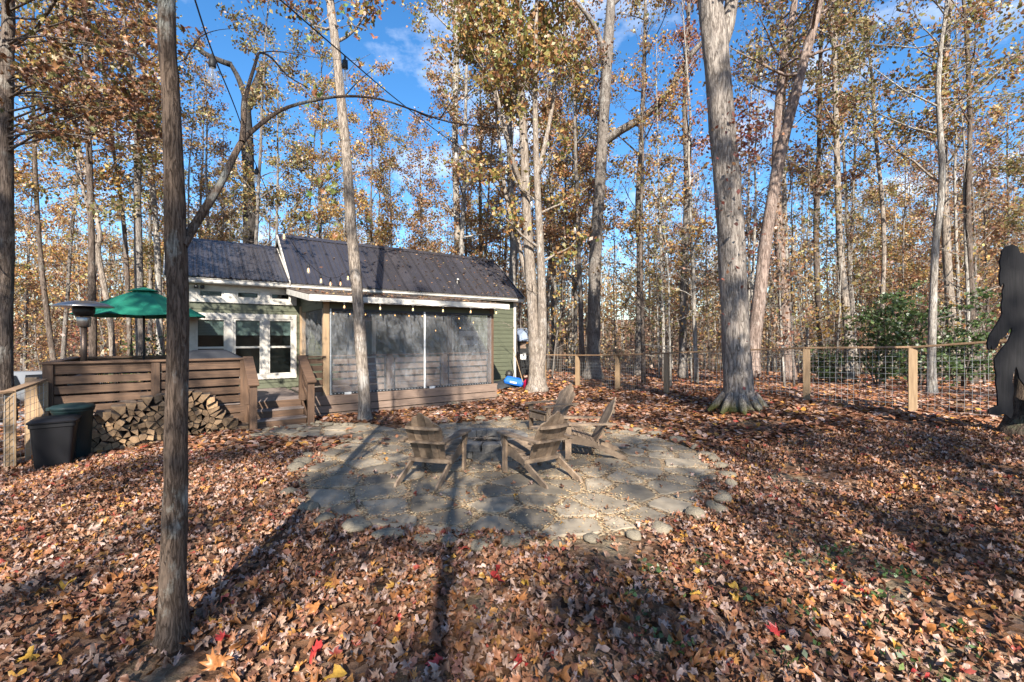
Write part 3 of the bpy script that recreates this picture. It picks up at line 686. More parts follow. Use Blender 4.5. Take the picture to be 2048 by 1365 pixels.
# railing inside the porch
for s in (1.72, 3.30):
    mb = MB(); mb.box((s, .12, .98), (.15, .10, .92), ch=.005); mb.build('rail_post', M['skirt'], porch)
mb = MB(); mb.box((2.49, .13, 1.45), (4.56, .15, .035), ch=.004); mb.build('cap_rail', M['deck'], porch)
for (a, b) in ((.24, 1.62), (1.82, 3.20), (3.40, 4.75)):
    for k in range(5):
        z = .63+k*.17; mb = MB(); mb.box(((a+b)/2, .13, z), (b-a, .03, .125), ch=.003); mb.build('slat', M['skirt'], porch)
    for q in (a+.03, b-.03):
        mb = MB(); mb.box((q, .10, .98), (.03, .012, .9)); mb.build('side_batten', M['tarp'], porch)
# side rail, stairs to porch
for k in range(5):
    mb = MB(); mb.box((-.10, .08, .66+k*.17), (.34, .03, .12), ch=.003); mb.build('slat', M['deck'], porch)
mb = MB(); mb.box((-.10, .08, 1.44), (.44, .14, .035), ch=.004); mb.build('cap_rail', M['deck'], porch)

# ------------------------------------------------------------------ deck with steps
deck = thing('deck', 'brown slatted wooden deck with steps beside the screened porch', 'deck', O, RZ)
S0, S1 = -4.55, -1.56
fl = MB(); fl.box((-2.43, 1.36, .44), (4.2, 2.68, .03)); fl_o = fl.build('deck_frame', M['deck'], deck)
k = 0; t = .02
while t < 2.74:
    mb = MB(); mb.box((-2.41, t+.069, .478), (4.24, .138, .028), ch=.004); mb.build('floor_board', M['floor'], deck); t += .1425
for (z0, z1) in ((.30, .46), (.11, .28), (-.08, .09), (-.30, -.10)):
    mb = MB(); mb.box(((S0+S1)/2, -.02, (z0+z1)/2), (S1-S0, .03, z1-z0), ch=.004); mb.build('skirt_board', M['deck'], deck)
    mb = MB(); mb.box((S0, 1.4, (z0+z1)/2), (.03, 2.75, z1-z0), ch=.004); mb.build('skirt_board', M['deck'], deck)
def railing(p, q, posts):
    p = Vector(p); q = Vector(q); a = (q-p).normalized(); nb = Vector((-a.y, a.x, 0)); ang = math.atan2(a.y, a.x); Mz = Matrix.Rotation(ang, 3, 'Z')
    L = (q-p).length
    for f in posts:
        c = p+a*(L*f); mb = MB(); mb.box((c.x, c.y, .60), (.14, .12, 1.64), Mz, .006); mb.build('post', M['deck_v'], deck)
    for i in range(len(posts)-1):
        s0 = p+a*(L*posts[i]+.07); s1 = p+a*(L*posts[i+1]-.07)
        for k in range(5):
            mb = MB(); mb.bar(s0+Vector((0, 0, .595+k*.178)), s1+Vector((0, 0, .595+k*.178)), .035, .14, ch=.004); mb.build('slat', M['deck'], deck)
    mb = MB(); mb.bar(p-a*.1+Vector((0, 0, 1.44)), q+a*.06+Vector((0, 0, 1.44)), .17, .04, ch=.005); mb.build('cap_rail', M['deck'], deck)
    mb = MB(); mb.bar(p+Vector((0, 0, 1.385)), q+Vector((0, 0, 1.385)), .05, .06); mb.build('sub_rail', M['deck'], deck)
railing((S0, .03, 0), (S1, .03, 0), (0, .5, 1)); railing((S0, .10, 0), (S0, 2.7, 0), (.03, .5, 1)); railing((S0, 2.72, 0), (-2.95, 2.72, 0), (.03, 1))
STL, STR = -1.46, -.42
for i in range(3):
    z = .5-.172*(i+1); t1 = -.02-.27*i
    mb = MB(); mb.box(((STL+STR)/2, t1+.0, z+.08), (STR-STL-.02, .03, .165), ch=.004); mb.build('riser', M['deck'], deck)
    if i < 2 or True:
        mb = MB(); mb.box(((STL+STR)/2, t1-.145, z-.006), (STR-STL, .30, .035), ch=.005)
        if i < 2: mb.build('tread', M['floor'], deck)
for s in (STL-.02, STR+.02):
    mb = MB(); mb.prism([(0, .46), (-.80, .02), (-.80, -.12), (0, -.12)], lambda a, b: (s-.02, a, b), lambda a, b: (s+.02, a, b)); mb.build('stringer', M['deck'], deck)
    mb = MB(); mb.box((s, -.86, .40), (.13, .12, 1.1), ch=.006); mb.build('newel_post', M['deck_v'], deck)
    mb = MB(); mb.box((s, .02, .95), (.13, .12, 1.0), ch=.006); mb.build('newel_post', M['deck_v'], deck)
    mb = MB(); mb.bar((s, .06, 1.47), (s, -.97, .94), .19, .04, ch=.005); mb.build('stair_cap', M['deck'], deck)
    for k in range(3):
        mb = MB(); mb.bar((s, .0, 1.28-k*.22), (s, -.84, .85-k*.22), .03, .10, ch=.003); mb.build('stair_slat', M['deck'], deck)
mb = MB(); mb.box((-1.72, -.06, .12), (.085, .05, .13), ch=.012); ob = mb.build('outlet_box', M['white'], deck)
mb = MB(); mb.box((-1.72, -.09, .12), (.05, .012, .085), ch=.005); mb.build('outlet_cover', M['steel'], ob)
# ------------------------------------------------------------------ slatted garden chairs
def make_chair():
    t = thing('adirondack_chair', 'x', 'chair')
    def part(name, fn, **k):
        mb = MB(); fn(mb); return mb.build(name, M['chair'], t)
    for sx in (-1, 1):
        x = sx*.275
        part('front_leg', lambda m: m.box((x+sx*.032, .33, .265), (.035, .095, .53), ch=.004))
        poly = [(.37, .26), (.37, .385), (.12, .345), (-.10, .255), (-.555, .05), (-.585, 0), (-.47, 0), (-.06, .185)]
        part('stringer', lambda m: m.prism(poly, lambda a, b: (x-.014, a, b), lambda a, b: (x+.014, a, b)))
        ap = [(-.05, .46), (.055, .46), (.085, .43), (.085, .30), (.06, .05), (.03, -.20), (.025, -.40), (-.045, -.40), (-.045, .0), (-.07, .30), (-.07, .44)]
        part('arm', lambda m: m.prism([(sx*a, b) for a, b in ap], lambda a, b: (x+sx*.02+a, b, .53), lambda a, b: (x+sx*.02+a, b, .555)))
        part('arm_bracket', lambda m: m.prism([(.285, .53), (.38, .53), (.365, .42), (.33, .36), (.31, .42)], lambda a, b: (x+sx*.052, a, b), lambda a, b: (x+sx*.072, a, b)))
    pr_ = [(.36, .40), (.29, .395), (.22, .378), (.15, .355), (.08, .328), (.01, .298), (-.06, .265)]
    for i, (y, z) in enumerate(pr_):
        ang = math.atan2(.03 if i > 1 else .01, .07); Mx = Matrix.Rotation(ang, 3, 'X')
        part('seat_slat', lambda m: m.box((0, y, z+.006), (.575, .064, .02), Mx, .003))
    part('front_apron', lambda m: m.box((0, .385, .31), (.52, .022, .11), ch=.003))
    # back: five fanned slats with a scalloped top
    ax = Vector((0, -math.sin(R(27)), math.cos(R(27)))); nb = Vector((0, -ax.z, ax.y)); b0 = Vector((0, -.085, .215))
    tops = [.60, .70, .78, .70, .60]
    for i in range(5):
        cx0 = (i-2)*.088; cx1 = (i-2)*.103; wb, wt = .041, .048; L = tops[i]
        sg = (i > 2)-(i < 2)
        if i == 2: tp = [(wt, L-.035), (wt*.6, L+.005), (0, L+.02), (-wt*.6, L+.005), (-wt, L-.035)]
        else: tp = [(wt, L+(.045 if sg < 0 else -.07)), (wt*.35, L+.01 if sg > 0 else L+.035), (-wt*.35, L+.035 if sg > 0 else L+.01), (-wt, L+(.045 if sg > 0 else -.07))]
        poly = [(cx0-wb, 0), (cx0+wb, 0)]+[(cx1+a, b) for a, b in tp]
        part('back_slat', lambda m: m.prism(poly, lambda a, b: b0+ax*b+Vector((a, 0, 0)), lambda a, b: b0+ax*b+Vector((a, 0, 0))+nb*.019))
    def curved(m, q, hw, bow, th, hg):
        n = 8; c = b0+ax*q
        inner = []; outer = []
        for k in range(n+1):
            e = -1+2*k/n; inner.append((e*hw, c.y-.024+.0)); outer.append((e*hw, c.y-.03-th*(1-.62*e*e)))
        poly = inner+outer[::-1]
        m.prism(poly, lambda a, b: (a, b, c.z-hg/2), lambda a, b: (a, b, c.z+hg/2))
    part('upper_brace', lambda m: curved(m, .56, .235, .03, .06, .034))
    part('arm_brace', lambda m: m.box((0, -.285-.012, .515), (.70, .075, .026), ch=.004))
    part('lower_brace', lambda m: curved(m, .03, .31, .02, .045, .05))
    return t
chair0 = make_chair(); note_kids(chair0)
CH = [((-1.055, 6.18), (.16, .625), 'weathered brown slatted garden chair on the deck-step side of the fire pit'),
      ((.34, 6.23), (-.37, .54), 'brown slatted garden chair angled to the fire pit, opposite the pale lichen-grey one'),
      ((1.20, 7.27), (-1, .03), 'grey slatted garden chair facing the fire pit with its back to the wire fence'),
      ((.83, 9.17), (-.86, -.51), 'pale lichen-grey slatted garden chair beyond the fire pit, nearest the fence posts')]
for i, ((x, y), (fx, fy), lab) in enumerate(CH):
    o = chair0 if i == 0 else copy_tree(chair0)
    o.location = (x, y, .026); o.rotation_euler = (0, 0, math.atan2(fy, fx)-math.pi/2); tag(o, lab, 'chair', 'chairs round the fire pit')

# ------------------------------------------------------------------ stacked firewood
rng = random.Random(21)
prof = [(a, b*.84 if b > .2 else b) for a, b in [(-4.35, -.16), (-4.35, .34), (-4.05, .50), (-3.85, .56), (-3.55, .68), (-3.30, .78), (-3.0, .90), (-2.72, .95), (-2.45, .93), (-2.25, .80), (-2.13, .55), (-1.95, .30), (-1.78, .12), (-1.62, -.02), (-1.62, -.14)]]
def top_z(s):
    for (a, za), (b, zb) in zip(prof[1:-1], prof[2:]):
        if a <= s <= b: return za+(zb-za)*(s-a)/(b-a)
    return -1
pts = []
for tr in range(20000):
    s = rng.uniform(-4.33, -1.66); z = rng.uniform(-.10, .93)
    if z > top_z(s)-.03: continue
    if all(math.hypot(s-q[0], (z-q[1])*1.25) > .094 for q in pts): pts.append((s, z))
def pbound(p):
    a = [(p[0]-.14, p[1]-.12), (p[0]+.14, p[1]-.12), (p[0]+.14, p[1]+.10), (p[0]-.14, p[1]+.10)]
    return clip(a, 0, -.15, 0, -1)
for p, poly in zip(pts, cells(pts, pbound, .004)):
    if not poly: continue
    if len(poly) > 4 and rng.random() < .6:      # split wood: three or four corners
        while len(poly) > rng.choice((3, 4, 4)):
            n = len(poly); k = min(range(n), key=lambda i: area([poly[i-1], poly[i], poly[(i+1) % n]])); poly.pop(k)
    cx = sum(q[0] for q in poly)/len(poly); cy = sum(q[1] for q in poly)/len(poly)
    poly = [(q[0]-cx, q[1]-cy) for q in poly]
    d0 = rng.uniform(-.09, .07); sk = rng.uniform(-.05, .05); tl = rng.uniform(-.12, .12); tl2 = rng.uniform(-.1, .1)
    mb = MB(); mb.prism(poly, lambda a, b: (a, -.20+d0+a*tl+b*tl2, b), lambda a, b: (a+sk, .19+d0, b), 0, 1)
    w_ = H(cx, -.30, cy); o = link('firewood_log', mb.mesh('firewood_log', [M['logend'], M['logside']]), None, w_, RZ)
    top = cy > top_z(cx)-.13
    tag(o, 'split firewood log on the ragged top of the stack before the deck' if top else 'split firewood log packed inside the stack before the deck', 'firewood', 'logs on top of the firewood stack' if top else 'logs in the firewood stack')

# ------------------------------------------------------------------ bins
def gz(p): return ground(p[0], p[1])
def rbox(mb, secs, n=5):     # loft of rounded rectangles: (z, hx, hy, r, cy)
    vs = []; m_ = 4*n
    for (z, hx, hy, r, cy) in secs:
        for q in range(4):
            cx = (hx-r)*(1 if q in (0, 3) else -1); cyy = (hy-r)*(1 if q in (0, 1) else -1)
            for k in range(n):
                a = math.pi/2*(q+k/(n-1)); vs.append((cx+r*math.cos(a), cy+cyy+r*math.sin(a), z))
    N_ = len(secs); fs = [(i*m_+k, i*m_+(k+1) % m_, (i+1)*m_+(k+1) % m_, (i+1)*m_+k) for i in range(N_-1) for k in range(m_)]
    fs += [tuple(range(m_))[::-1], tuple(range((N_-1)*m_, N_*m_))]; mb.add(vs, fs)
x, y = (110-1024)/FPX*7.25, 7.25
bin1 = thing('wheeled_bin', 'black wheeled rubbish bin with hinged lid by the wire fence', 'bin', (x, y, gz((x, y))), R(38)); bin1.scale = (.80, .80, .92)
mb = MB(); rbox(mb, [(.03, .25, .25, .05, 0), (.10, .26, .26, .05, 0), (.72, .315, .315, .06, 0), (.73, .335, .335, .06, 0), (.80, .335, .335, .06, 0)]); mb.build('body', M['blackpl'], bin1)
mb = MB(); rbox(mb, [(.803, .355, .365, .07, -.0), (.825, .36, .37, .07, 0), (.86, .30, .31, .09, 0), (.875, .2, .2, .09, 0)]); mb.build('lid', M['blackpl'], bin1)
for sx in (-1, 1):
    mb = MB(); mb.tube([(sx*.20, .25, .10), (sx*.27, .25, .10)], .10, 16); mb.build('wheel', M['blackpl'], bin1)
mb = MB(); mb.tube([(-.28, .36, .78), (-.28, .42, .80), (.28, .42, .80), (.28, .36, .78)], .016, 8); mb.build('handle', M['blackpl'], bin1, True)
x, y = (146-1024)/FPX*7.75, 7.75
bin2 = thing('round_bin', 'dark green round-lidded rubbish bin between the black bin and firewood', 'bin', (x, y, gz((x, y))), R(30)); bin2.scale = (.80, .80, .95)
mb = MB(); mb.lathe((0, 0, 0), [(.27, .0), (.28, .05), (.325, .86), (.345, .87), (.345, .93)], 28); mb.build('body', M['greenpl'], bin2, True)
mb = MB(); mb.lathe((0, 0, 0), [(.355, .905), (.36, .945), (.33, .975), (.2, 1.0), (.0, 1.01)], 28); mb.build('lid', M['greenpl'], bin2, True)
mb = MB(); mb.box((-.34, -.05, .93), (.09, .2, .06), ch=.01); mb.build('lid_hinge', M['greenpl'], bin2)

# ------------------------------------------------------------------ things on the deck
p = P(168, 700, 8.8); heater = thing('patio_heater', 'tall patio heater with wide dished reflector behind the deck rail', 'heater', (p.x, p.y, .495))
mb = MB(); mb.lathe((0, 0, 0), [(.23, 0), (.23, .62), (.2, .66), (.05, .7)], 20); mb.build('base', M['bronze'], heater, True)
mb = MB(); mb.lathe((0, 0, 0), [(.052, .68), (.052, 1.62)], 14); mb.build('pole', M['bronze'], heater, True)
mb = MB(); mb.lathe((0, 0, 0), [(.07, 1.60), (.10, 1.62), (.11, 1.78), (.10, 1.80)], 16); mb.build('burner_housing', M['steel'], heater, True)
mb = MB(); mb.lathe((0, 0, 0), [(.13, 1.81), (.165, 1.88), (.17, 1.98), (.13, 2.01)], 18); mb.build('burner_screen', M['blackm'], heater, True)
mb = MB(); mb.lathe((0, 0, 0), [(.13, 2.0), (.455, 1.985), (.458, 1.995), (.36, 2.05), (.18, 2.10), (.0, 2.115)], 32); mb.build('reflector', M['steel'], heater, True)
p = P(288, 700, 10.5); umb = thing('patio_umbrella', 'open green canvas patio umbrella standing on the deck', 'umbrella', (p.x, p.y, .495), R(12))
mb = MB(); mb.tube([(0, 0, 0), (0, 0, 2.5)], .022, 10); mb.build('pole', M['blackm'], umb, True)
mb = MB(); mb.lathe((0, 0, 0), [(.25, .0), (.25, .06), (.06, .10), (.05, .25)], 20); mb.build('base', M['blackm'], umb, True)
mb = MB(); mb.tube([(0, -.02, 1.05), (0, -.10, 1.05), (0, -.10, .98)], .012, 6); mb.build('crank', M['blackm'], umb)
for k in range(8):
    a0 = 2*math.pi*k/8; a1 = a0+math.pi/4; mb = MB(); g = 6; r0 = .13
    for i in range(g+1):
        f = i/g; r = r0+(1.27-r0)*f; z = 2.48-.58*f**1.1
        for j in range(5):
            e = j/4; a = a0+(a1-a0)*e; sag = .035*math.sin(math.pi*e)*f; rr = r*math.cos(math.pi/8)/math.cos(a-(a0+a1)/2)
            mb.v.append((rr*math.cos(a), rr*math.sin(a), z-sag))
    mb.f = [(i*5+j, (i+1)*5+j, (i+1)*5+j+1, i*5+j+1) for i in range(g) for j in range(4)]; mb.m = [0]*len(mb.f)
    pn = mb.build('canopy_panel', M['canvas'], umb, True)
    mb = MB(); mb.bar((r0*math.cos(a0), r0*math.sin(a0), 2.465), (1.26*math.cos(a0), 1.26*math.sin(a0), 1.888), .018, .018); mb.build('rib', M['blackm'], umb)
mb = MB(); mb.lathe((0, 0, 0), [(.30, 2.465), (.2, 2.505), (.05, 2.55), (.0, 2.555)], 16); mb.build('vent_cap', M['canvas'], umb, True)
q = H(-2.15, .62, .495); grill = thing('covered_grill', 'barbecue grill under a black fabric cover behind the deck rail', 'grill', q, RZ)
mb = MB(); rbox(mb, [(.04, .52, .28, .05, 0), (.5, .54, .29, .06, 0), (.93, .60, .31, .06, 0), (.96, .59, .30, .06, 0), (1.10, .36, .22, .06, .02), (1.13, .30, .17, .06, .02)]); mb.build('cover', M['cover'], grill)
for sx in (-1, 1):
    mb = MB(); mb.box((sx*.44, 0, .03), (.06, .4, .06), ch=.01); mb.build('leg', M['blackm'], grill)
q = H(-3.45, 1.0, .495); tb = thing('patio_table', 'black metal table around the umbrella pole on the deck', 'table', q, RZ)
mb = MB(); mb.lathe((0, 0, 0), [(.03, .69), (.58, .69), (.60, .705), (.58, .72), (.03, .72)], 28); mb.build('tabletop', M['blackm'], tb)
for k in range(4):
    a = math.pi/4+k*math.pi/2; mb = MB(); mb.tube([(.45*math.cos(a), .45*math.sin(a), 0), (.35*math.cos(a), .35*math.sin(a), .35), (.4*math.cos(a), .4*math.sin(a), .69)], .018, 8); mb.build('leg', M['blackm'], tb, True)
for i, (ss, tt, rz) in enumerate(((-4.15, .75, 2.2), (-2.85, 1.45, -.8))):
    q = H(ss, tt, .495); c_ = thing('patio_chair', ('black metal chair tucked behind the deck rail near the heater', 'black metal chair on the deck between the table and grill')[i], 'chair', q, RZ+rz)
    mb = MB(); mb.box((0, 0, .43), (.46, .44, .03), ch=.01); mb.build('seat', M['blackm'], c_)
    mb = MB()
    for k in range(7): mb.bar((-.19+k*.063, -.21, .45), (-.19+k*.063, -.27, .85), .012, .012)
    mb.bar((-.22, -.27, .86), (.22, -.27, .86), .03, .03); mb.build('backrest', M['blackm'], c_)
    for sx in (-1, 1):
        for sy in (-1, 1):
            mb = MB(); mb.bar((sx*.2, sy*.19, .42), (sx*.23, sy*.22, 0), .022, .022); mb.build('leg', M['blackm'], c_)

# ------------------------------------------------------------------ fences
def fence(name, label, posts, hgt, wd=.135, mesh_from=0):
    f = thing(name, label, 'fence', (posts[0][0], posts[0][1], 0)); o = Vector((posts[0][0], posts[0][1], 0))
    tops = []
    for (x, y, zb, zt) in posts:
        mb = MB(); a = .5; mb.box((x-o.x, y-o.y, (zb-.1+zt)/2), (wd, wd, zt-zb+.1), Matrix.Rotation(R(-38), 3, 'Z'), .007); mb.build('post', M['post'], f); tops.append(Vector((x, y, zt))-o)
    for a, b in zip(tops[:-1], tops[1:]):
        d = (b-a); mb = MB(); mb.bar(a+Vector((0, 0, .022)), b+Vector((0, 0, .022)), .15, .04, ch=.005); mb.build('top_rail', M['rail'], f)
    for i in range(len(posts)-1):
        a, b = tops[i], tops[i+1]; za, zb = posts[i][2]+.04, posts[i+1][2]+.04; L = (b-a).length; nv = max(2, int(L/.105)); nh = 10; rr = .0027
        d = (b-a).normalized(); off = Vector((-d.y, d.x, 0))*(-.075); mb = MB()
        for k in range(nv+1):
            e = k/nv; q = a+(b-a)*e+off; mb.tube([(q.x, q.y, za+(zb-za)*e), (q.x, q.y, q.z-.02)], rr, 4, False)
        for k in range(nh+1):
            g = k/nh; z0 = za+(a.z-.05-za)*g; z1 = zb+(b.z-.05-zb)*g; mb.tube([(a.x+off.x, a.y+off.y, z0), (b.x+off.x, b.y+off.y, z1)], rr, 4, False)
        mb.build('wire_panel', M['wire'], f)
    return f
def fp_(u, vt, vb, y): 
    a = P(u, vb, y); return (a.x, y, a.z, P(u, vt, y).z)
rp = [fp_(2140, 676, 850, 7.4), fp_(1825, 697, 824, 9.2), fp_(1613, 698, 811, 10.6), fp_(1470, 703, 800, 12.2), fp_(1333, 708, 798, 13.7), fp_(1235, 712, 785, 16.0), fp_(1155, 712, 777, 17.8), fp_(1088, 711, 772, 19.0), fp_(1036, 709, 766, 19.6)]
fence('wire_fence', 'timber post and rail fence with wire grid along the woods edge', rp, 1.2, .14)
lp = [fp_(-190, 812, 985, 6.1), fp_(20, 786, 940, 7.2), (*H(-4.60, -.12)[:2], -.2, 1.14)]
fence('wire_fence', 'short timber and wire fence ending at the deck corner by the bins', lp, 1.25, .135)
q = H(-4.62, -.13); mb = MB(); mb.box((0, 0, .6), (.15, .13, 1.62), ch=.007); gp = mb.build('gate_post', M['post']); gp.location = (q.x-.13, q.y-.02, -.2+.0); gp.rotation_euler = (0, 0, RZ)
tag(gp, 'thick pale timber post at the deck corner where the fence ends', 'post')

# ------------------------------------------------------------------ cut-out figure
BO = [(2025,489),(2012,494),(2004,502),(2003,512),(2000,524),(2002,538),(1999,553),(2000,566),(2002,574),(2006,566),(2009,571),(2005,584),(2006,596),(2003,612),(2005,628),(1997,644),(1986,661),(1979,672),(1975,686),(1976,697),(1979,701),(1983,691),(1984,700),(1989,699),(1996,693),(2000,680),(2013,670),(2022,655),(2025,662),(2017,682),(2004,698),(1996,708),(1989,719),(1990,735),(1993,750),(1992,766),(1995,783),(1996,800),(1996,812),(1986,815),(1978,820),(1977,826),(1982,830),(1997,831),(2010,829),(2022,838),(2027,824),(2025,800),(2028,780),(2025,762),(2028,744),(2032,733),(2036,742),(2039,757),(2050,772),(2062,790),(2072,812),(2070,830),(2082,834),(2100,822),(2098,806),(2088,780),(2084,745),(2082,712),(2086,690),(2098,676),(2104,655),(2108,632),(2103,600),(2094,570),(2082,548),(2066,535),(2058,520),(2050,510),(2046,505),(2041,507),(2036,494)]
BY = 6.6; mb = MB(); base = P(2030, 835, BY)
poly = [(P(u, v, BY).x-base.x, P(u, v, BY).z-base.z) for u, v in BO]
mb.prism(poly, lambda a, b: (a, 0, b), lambda a, b: (a, .022, b)); o = mb.build('figure_cutout', M['ply']); o.location = base; o.rotation_euler = (0, 0, 0)
tag(o, 'black plywood cut-out of a walking hairy ape figure fixed to a tree', 'cutout')

# ------------------------------------------------------------------ clutter by the cabin corner
def pg(u, v, y): a = P(u, v, y); return Vector((a.x, a.y, a.z))
q = pg(1012, 768, 17.0)
wb = thing('wheelbarrow', 'dark wheelbarrow lying under a black tarp by the cabin wall', 'wheelbarrow', (q.x-.05, q.y-.2, .0), R(20))
mb = MB(); 
for j in range(9):
    for i in range(13):
        a = (i/12-.5)*1.35; b = (j/8-.5)*.8; h = .34*max(0, 1-(abs(a)/.72)**2.2)*max(0, 1-(abs(b)/.42)**2)+.05*math.sin(9*a+4*b)*math.cos(7*b)+.03
        mb.v.append((a, b, max(.012, h)))
mb.f = [(j*13+i, j*13+i+1, (j+1)*13+i+1, (j+1)*13+i) for j in range(8) for i in range(12)]; mb.m = [0]*96; mb.build('tarp', M['tarp'], wb, True)
for sx in (-1, 1):
    mb = MB(); mb.tube([(sx*.25, .3, .25), (sx*.28, .45, .55), (sx*.22+.05, .55, .80), (sx*.18, .5, .92)], .018, 6); mb.build('handle', M['blackm'], wb, True)
mb = MB(); mb.tube([(-.62, .35, .2), (-.54, .35, .2)], .19, 16); mb.build('wheel', M['blackpl'], wb)
mb = MB(); mb.lathe((.32, .42, .35), [(.0, 0), (.14, .03), (.17, .14), (.13, .26), (.0, .3)], 12); mb.build('motor_housing', M['blackm'], wb, True)
bl = thing('blue_tub', 'bright blue plastic tub with pale label tipped on the dark tarp', 'tub', (q.x+.28, q.y-.42, .20), R(-8))
mb = MB(); rbox(mb, [(.0, .33, .15, .05, 0), (.08, .36, .17, .05, 0), (.22, .30, .13, .05, 0), (.24, .25, .09, .04, 0)]); b_ = mb.build('body', M['blue'], bl); bl.rotation_euler = (R(8), R(11), R(-8))
mb = MB(); mb.box((.0, -.172, .10), (.24, .012, .06)); mb.build('label', M['white'], bl)
rd = thing('red_can', 'red plastic fuel can standing beside the blue tub', 'can', (q.x+.80, q.y-.52, .0), R(25))
mb = MB(); rbox(mb, [(0, .12, .13, .04, 0), (.28, .13, .14, .05, 0), (.38, .07, .10, .04, .0), (.40, .03, .05, .02, 0)]); mb.build('body', M['red'], rd)
mb = MB(); mb.tube([(0, -.06, .38), (0, -.07, .46), (0, .06, .46), (0, .08, .36)], .016, 8); mb.build('handle', M['red'], rd, True)
mb = MB(); mb.tube([(0, 0, 0), (-.36, .30, 1.25)], [.016, .012], 8); pl = mb.build('pole', M['post']); pl.location = (q.x+.62, q.y-.62, .28); tag(pl, 'thin pale wooden pole leaning across the tub to the cabin wall', 'pole')
q = P(1044, 690, 22.5); ht_ = thing('small_hut', 'little blue-roofed hut beyond the cabin corner and fence', 'hut', (q.x, q.y, ground(q.x, q.y)), R(20))
mb = MB(); mb.box((0, 0, 1.0), (.8, .8, 2.0)); bw = mb.build('wall', M['blackm'], ht_)
mb = MB(); mb.box((-.1, -.41, .98), (.3, .02, .3), ch=.004); mb.build('notice', M['white'], bw)
mb = MB(); mb.box((-.1, -.41, 1.55), (.3, .02, .38), ch=.004); mb.build('door_panel', M['skirt'], bw)
mb = MB(); mb.prism([(-.62, 1.72), (.62, 1.72), (0, 2.35)], lambda a, b: (a, -.6, b), lambda a, b: (a, .6, b)); mb.build('roof', M['bluemetal'], ht_)

# ------------------------------------------------------------------ parked car
cx_, cy_ = -22.2, 21.6; car = thing('parked_car', 'silver sport utility car parked on the gravel beyond the fence', 'car', (cx_, cy_, ground(cx_, cy_)+.02), R(62))
secs = [(-2.25, .45, .95, .80), (-2.2, .35, 1.02, .86), (-1.95, .3, 1.62, .62), (-1.2, .28, 1.70, .62), (.2, .28, 1.66, .62), (1.0, .28, 1.10, .84), (1.9, .3, .98, .82), (2.25, .42, .85, .7)]
mb = MB(); rows = []
for (x, zb, zt, wt) in secs:
    wl = .92 if abs(x) < 2.1 else .82; zm = min(.98, zt-.05)
    rows.append([(x, -wl*.92, zb), (x, -wl, .6), (x, -wl*.97, zm), (x, -wt, zt-.04), (x, -wt*.6, zt), (x, wt*.6, zt), (x, wt, zt-.04), (x, wl*.97, zm), (x, wl, .6), (x, wl*.92, zb)])
v = [p for r_ in rows for p in r_]; n = 10
mb.add(v, [(i*n+k, i*n+(k+1) % n, (i+1)*n+(k+1) % n, (i+1)*n+k) for i in range(len(rows)-1) for k in range(n)]+[tuple(range(n))[::-1], tuple(range(len(v)-n, len(v)))]); mb.build('body', M['carp'], car, True)
for sy in (-1, 1):
    for (a, b) in ((-1.75, -1.0), (-.92, -.05), (.03, .62)):
        mb = MB(); mb.add([(a, sy*.905, 1.03), (b, sy*.905, 1.03), (b-.12, sy*.70, 1.55), (a+.1, sy*.70, 1.55)], [(0, 1, 2, 3)]); mb.build('side_window', M['carglass'], car)
    mb = MB(); mb.box((-2.14, sy*.66, .98), (.14, .34, .12), ch=.02); mb.build('tail_light', M['red'], car)
    for x in (-1.4, 1.4):
        mb = MB(); mb.tube([(x, sy*.72, .34), (x, sy*.94, .34)], .34, 20); w_ = mb.build('wheel', M['blackpl'], car)
        mb = MB(); mb.tube([(x, sy*.90, .34), (x, sy*.95, .34)], .21, 14); mb.build('rim', M['steel'], w_)
mb = MB(); mb.add([(-2.19, -.62, 1.08), (-2.19, .62, 1.08), (-2.0, .5, 1.56), (-2.0, -.5, 1.56)], [(0, 1, 2, 3)]); mb.build('rear_window', M['carglass'], car)
mb = MB(); mb.box((-2.28, 0, .74), (.03, .5, .13)); mb.build('number_plate', M['white'], car)

# ------------------------------------------------------------------ string lights
def strand(label, path, bulbs, grp='string lights over the yard', lit=True, sc_=1.0):
    pts_ = [P(*q) for q in path]; t = thing('string_lights', label, 'string lights', pts_[0], 0, grp); o = pts_[0]
    # smooth the path
    fine = []
    for i in range(len(pts_)-1):
        p0, p1, p2, p3 = pts_[max(i-1, 0)], pts_[i], pts_[i+1], pts_[min(i+2, len(pts_)-1)]
        for k in range(6):
            e = k/6; fine.append(.5*((2*p1)+(p2-p0)*e+(2*p0-5*p1+4*p2-p3)*e*e+(3*p1-p0-3*p2+p3)*e**3)-o)
    fine.append(pts_[-1]-o); mb = MB(); mb.tube(fine, .0045, 5); mb.build('cable', M['cable'], t)
    for (u, v, y) in bulbs:
        c = P(u, v, y)-o; s = sc_
        mb = MB(); mb.lathe(c, [(.006*s, .0), (.008*s, -.03*s), (.019*s, -.035*s), (.021*s, -.085*s), (.016*s, -.09*s)], 10); so_ = mb.build('socket', M['cable'], t, True)
        mb = MB(); mb.lathe(c, [(.014*s, -.088*s), (.026*s, -.125*s), (.032*s, -.155*s), (.028*s, -.185*s), (.012*s, -.202*s), (.0, -.205*s)], 12); b_ = mb.build('bulb', M['bulb'], t, True)
        mb = MB(); mb.lathe(c, [(.004*s, -.10*s), (.009*s, -.12*s), (.009*s, -.165*s), (.002*s, -.175*s)], 6); mb.build('filament', M['glow'] if lit and y > 6 else M['steel'], b_)
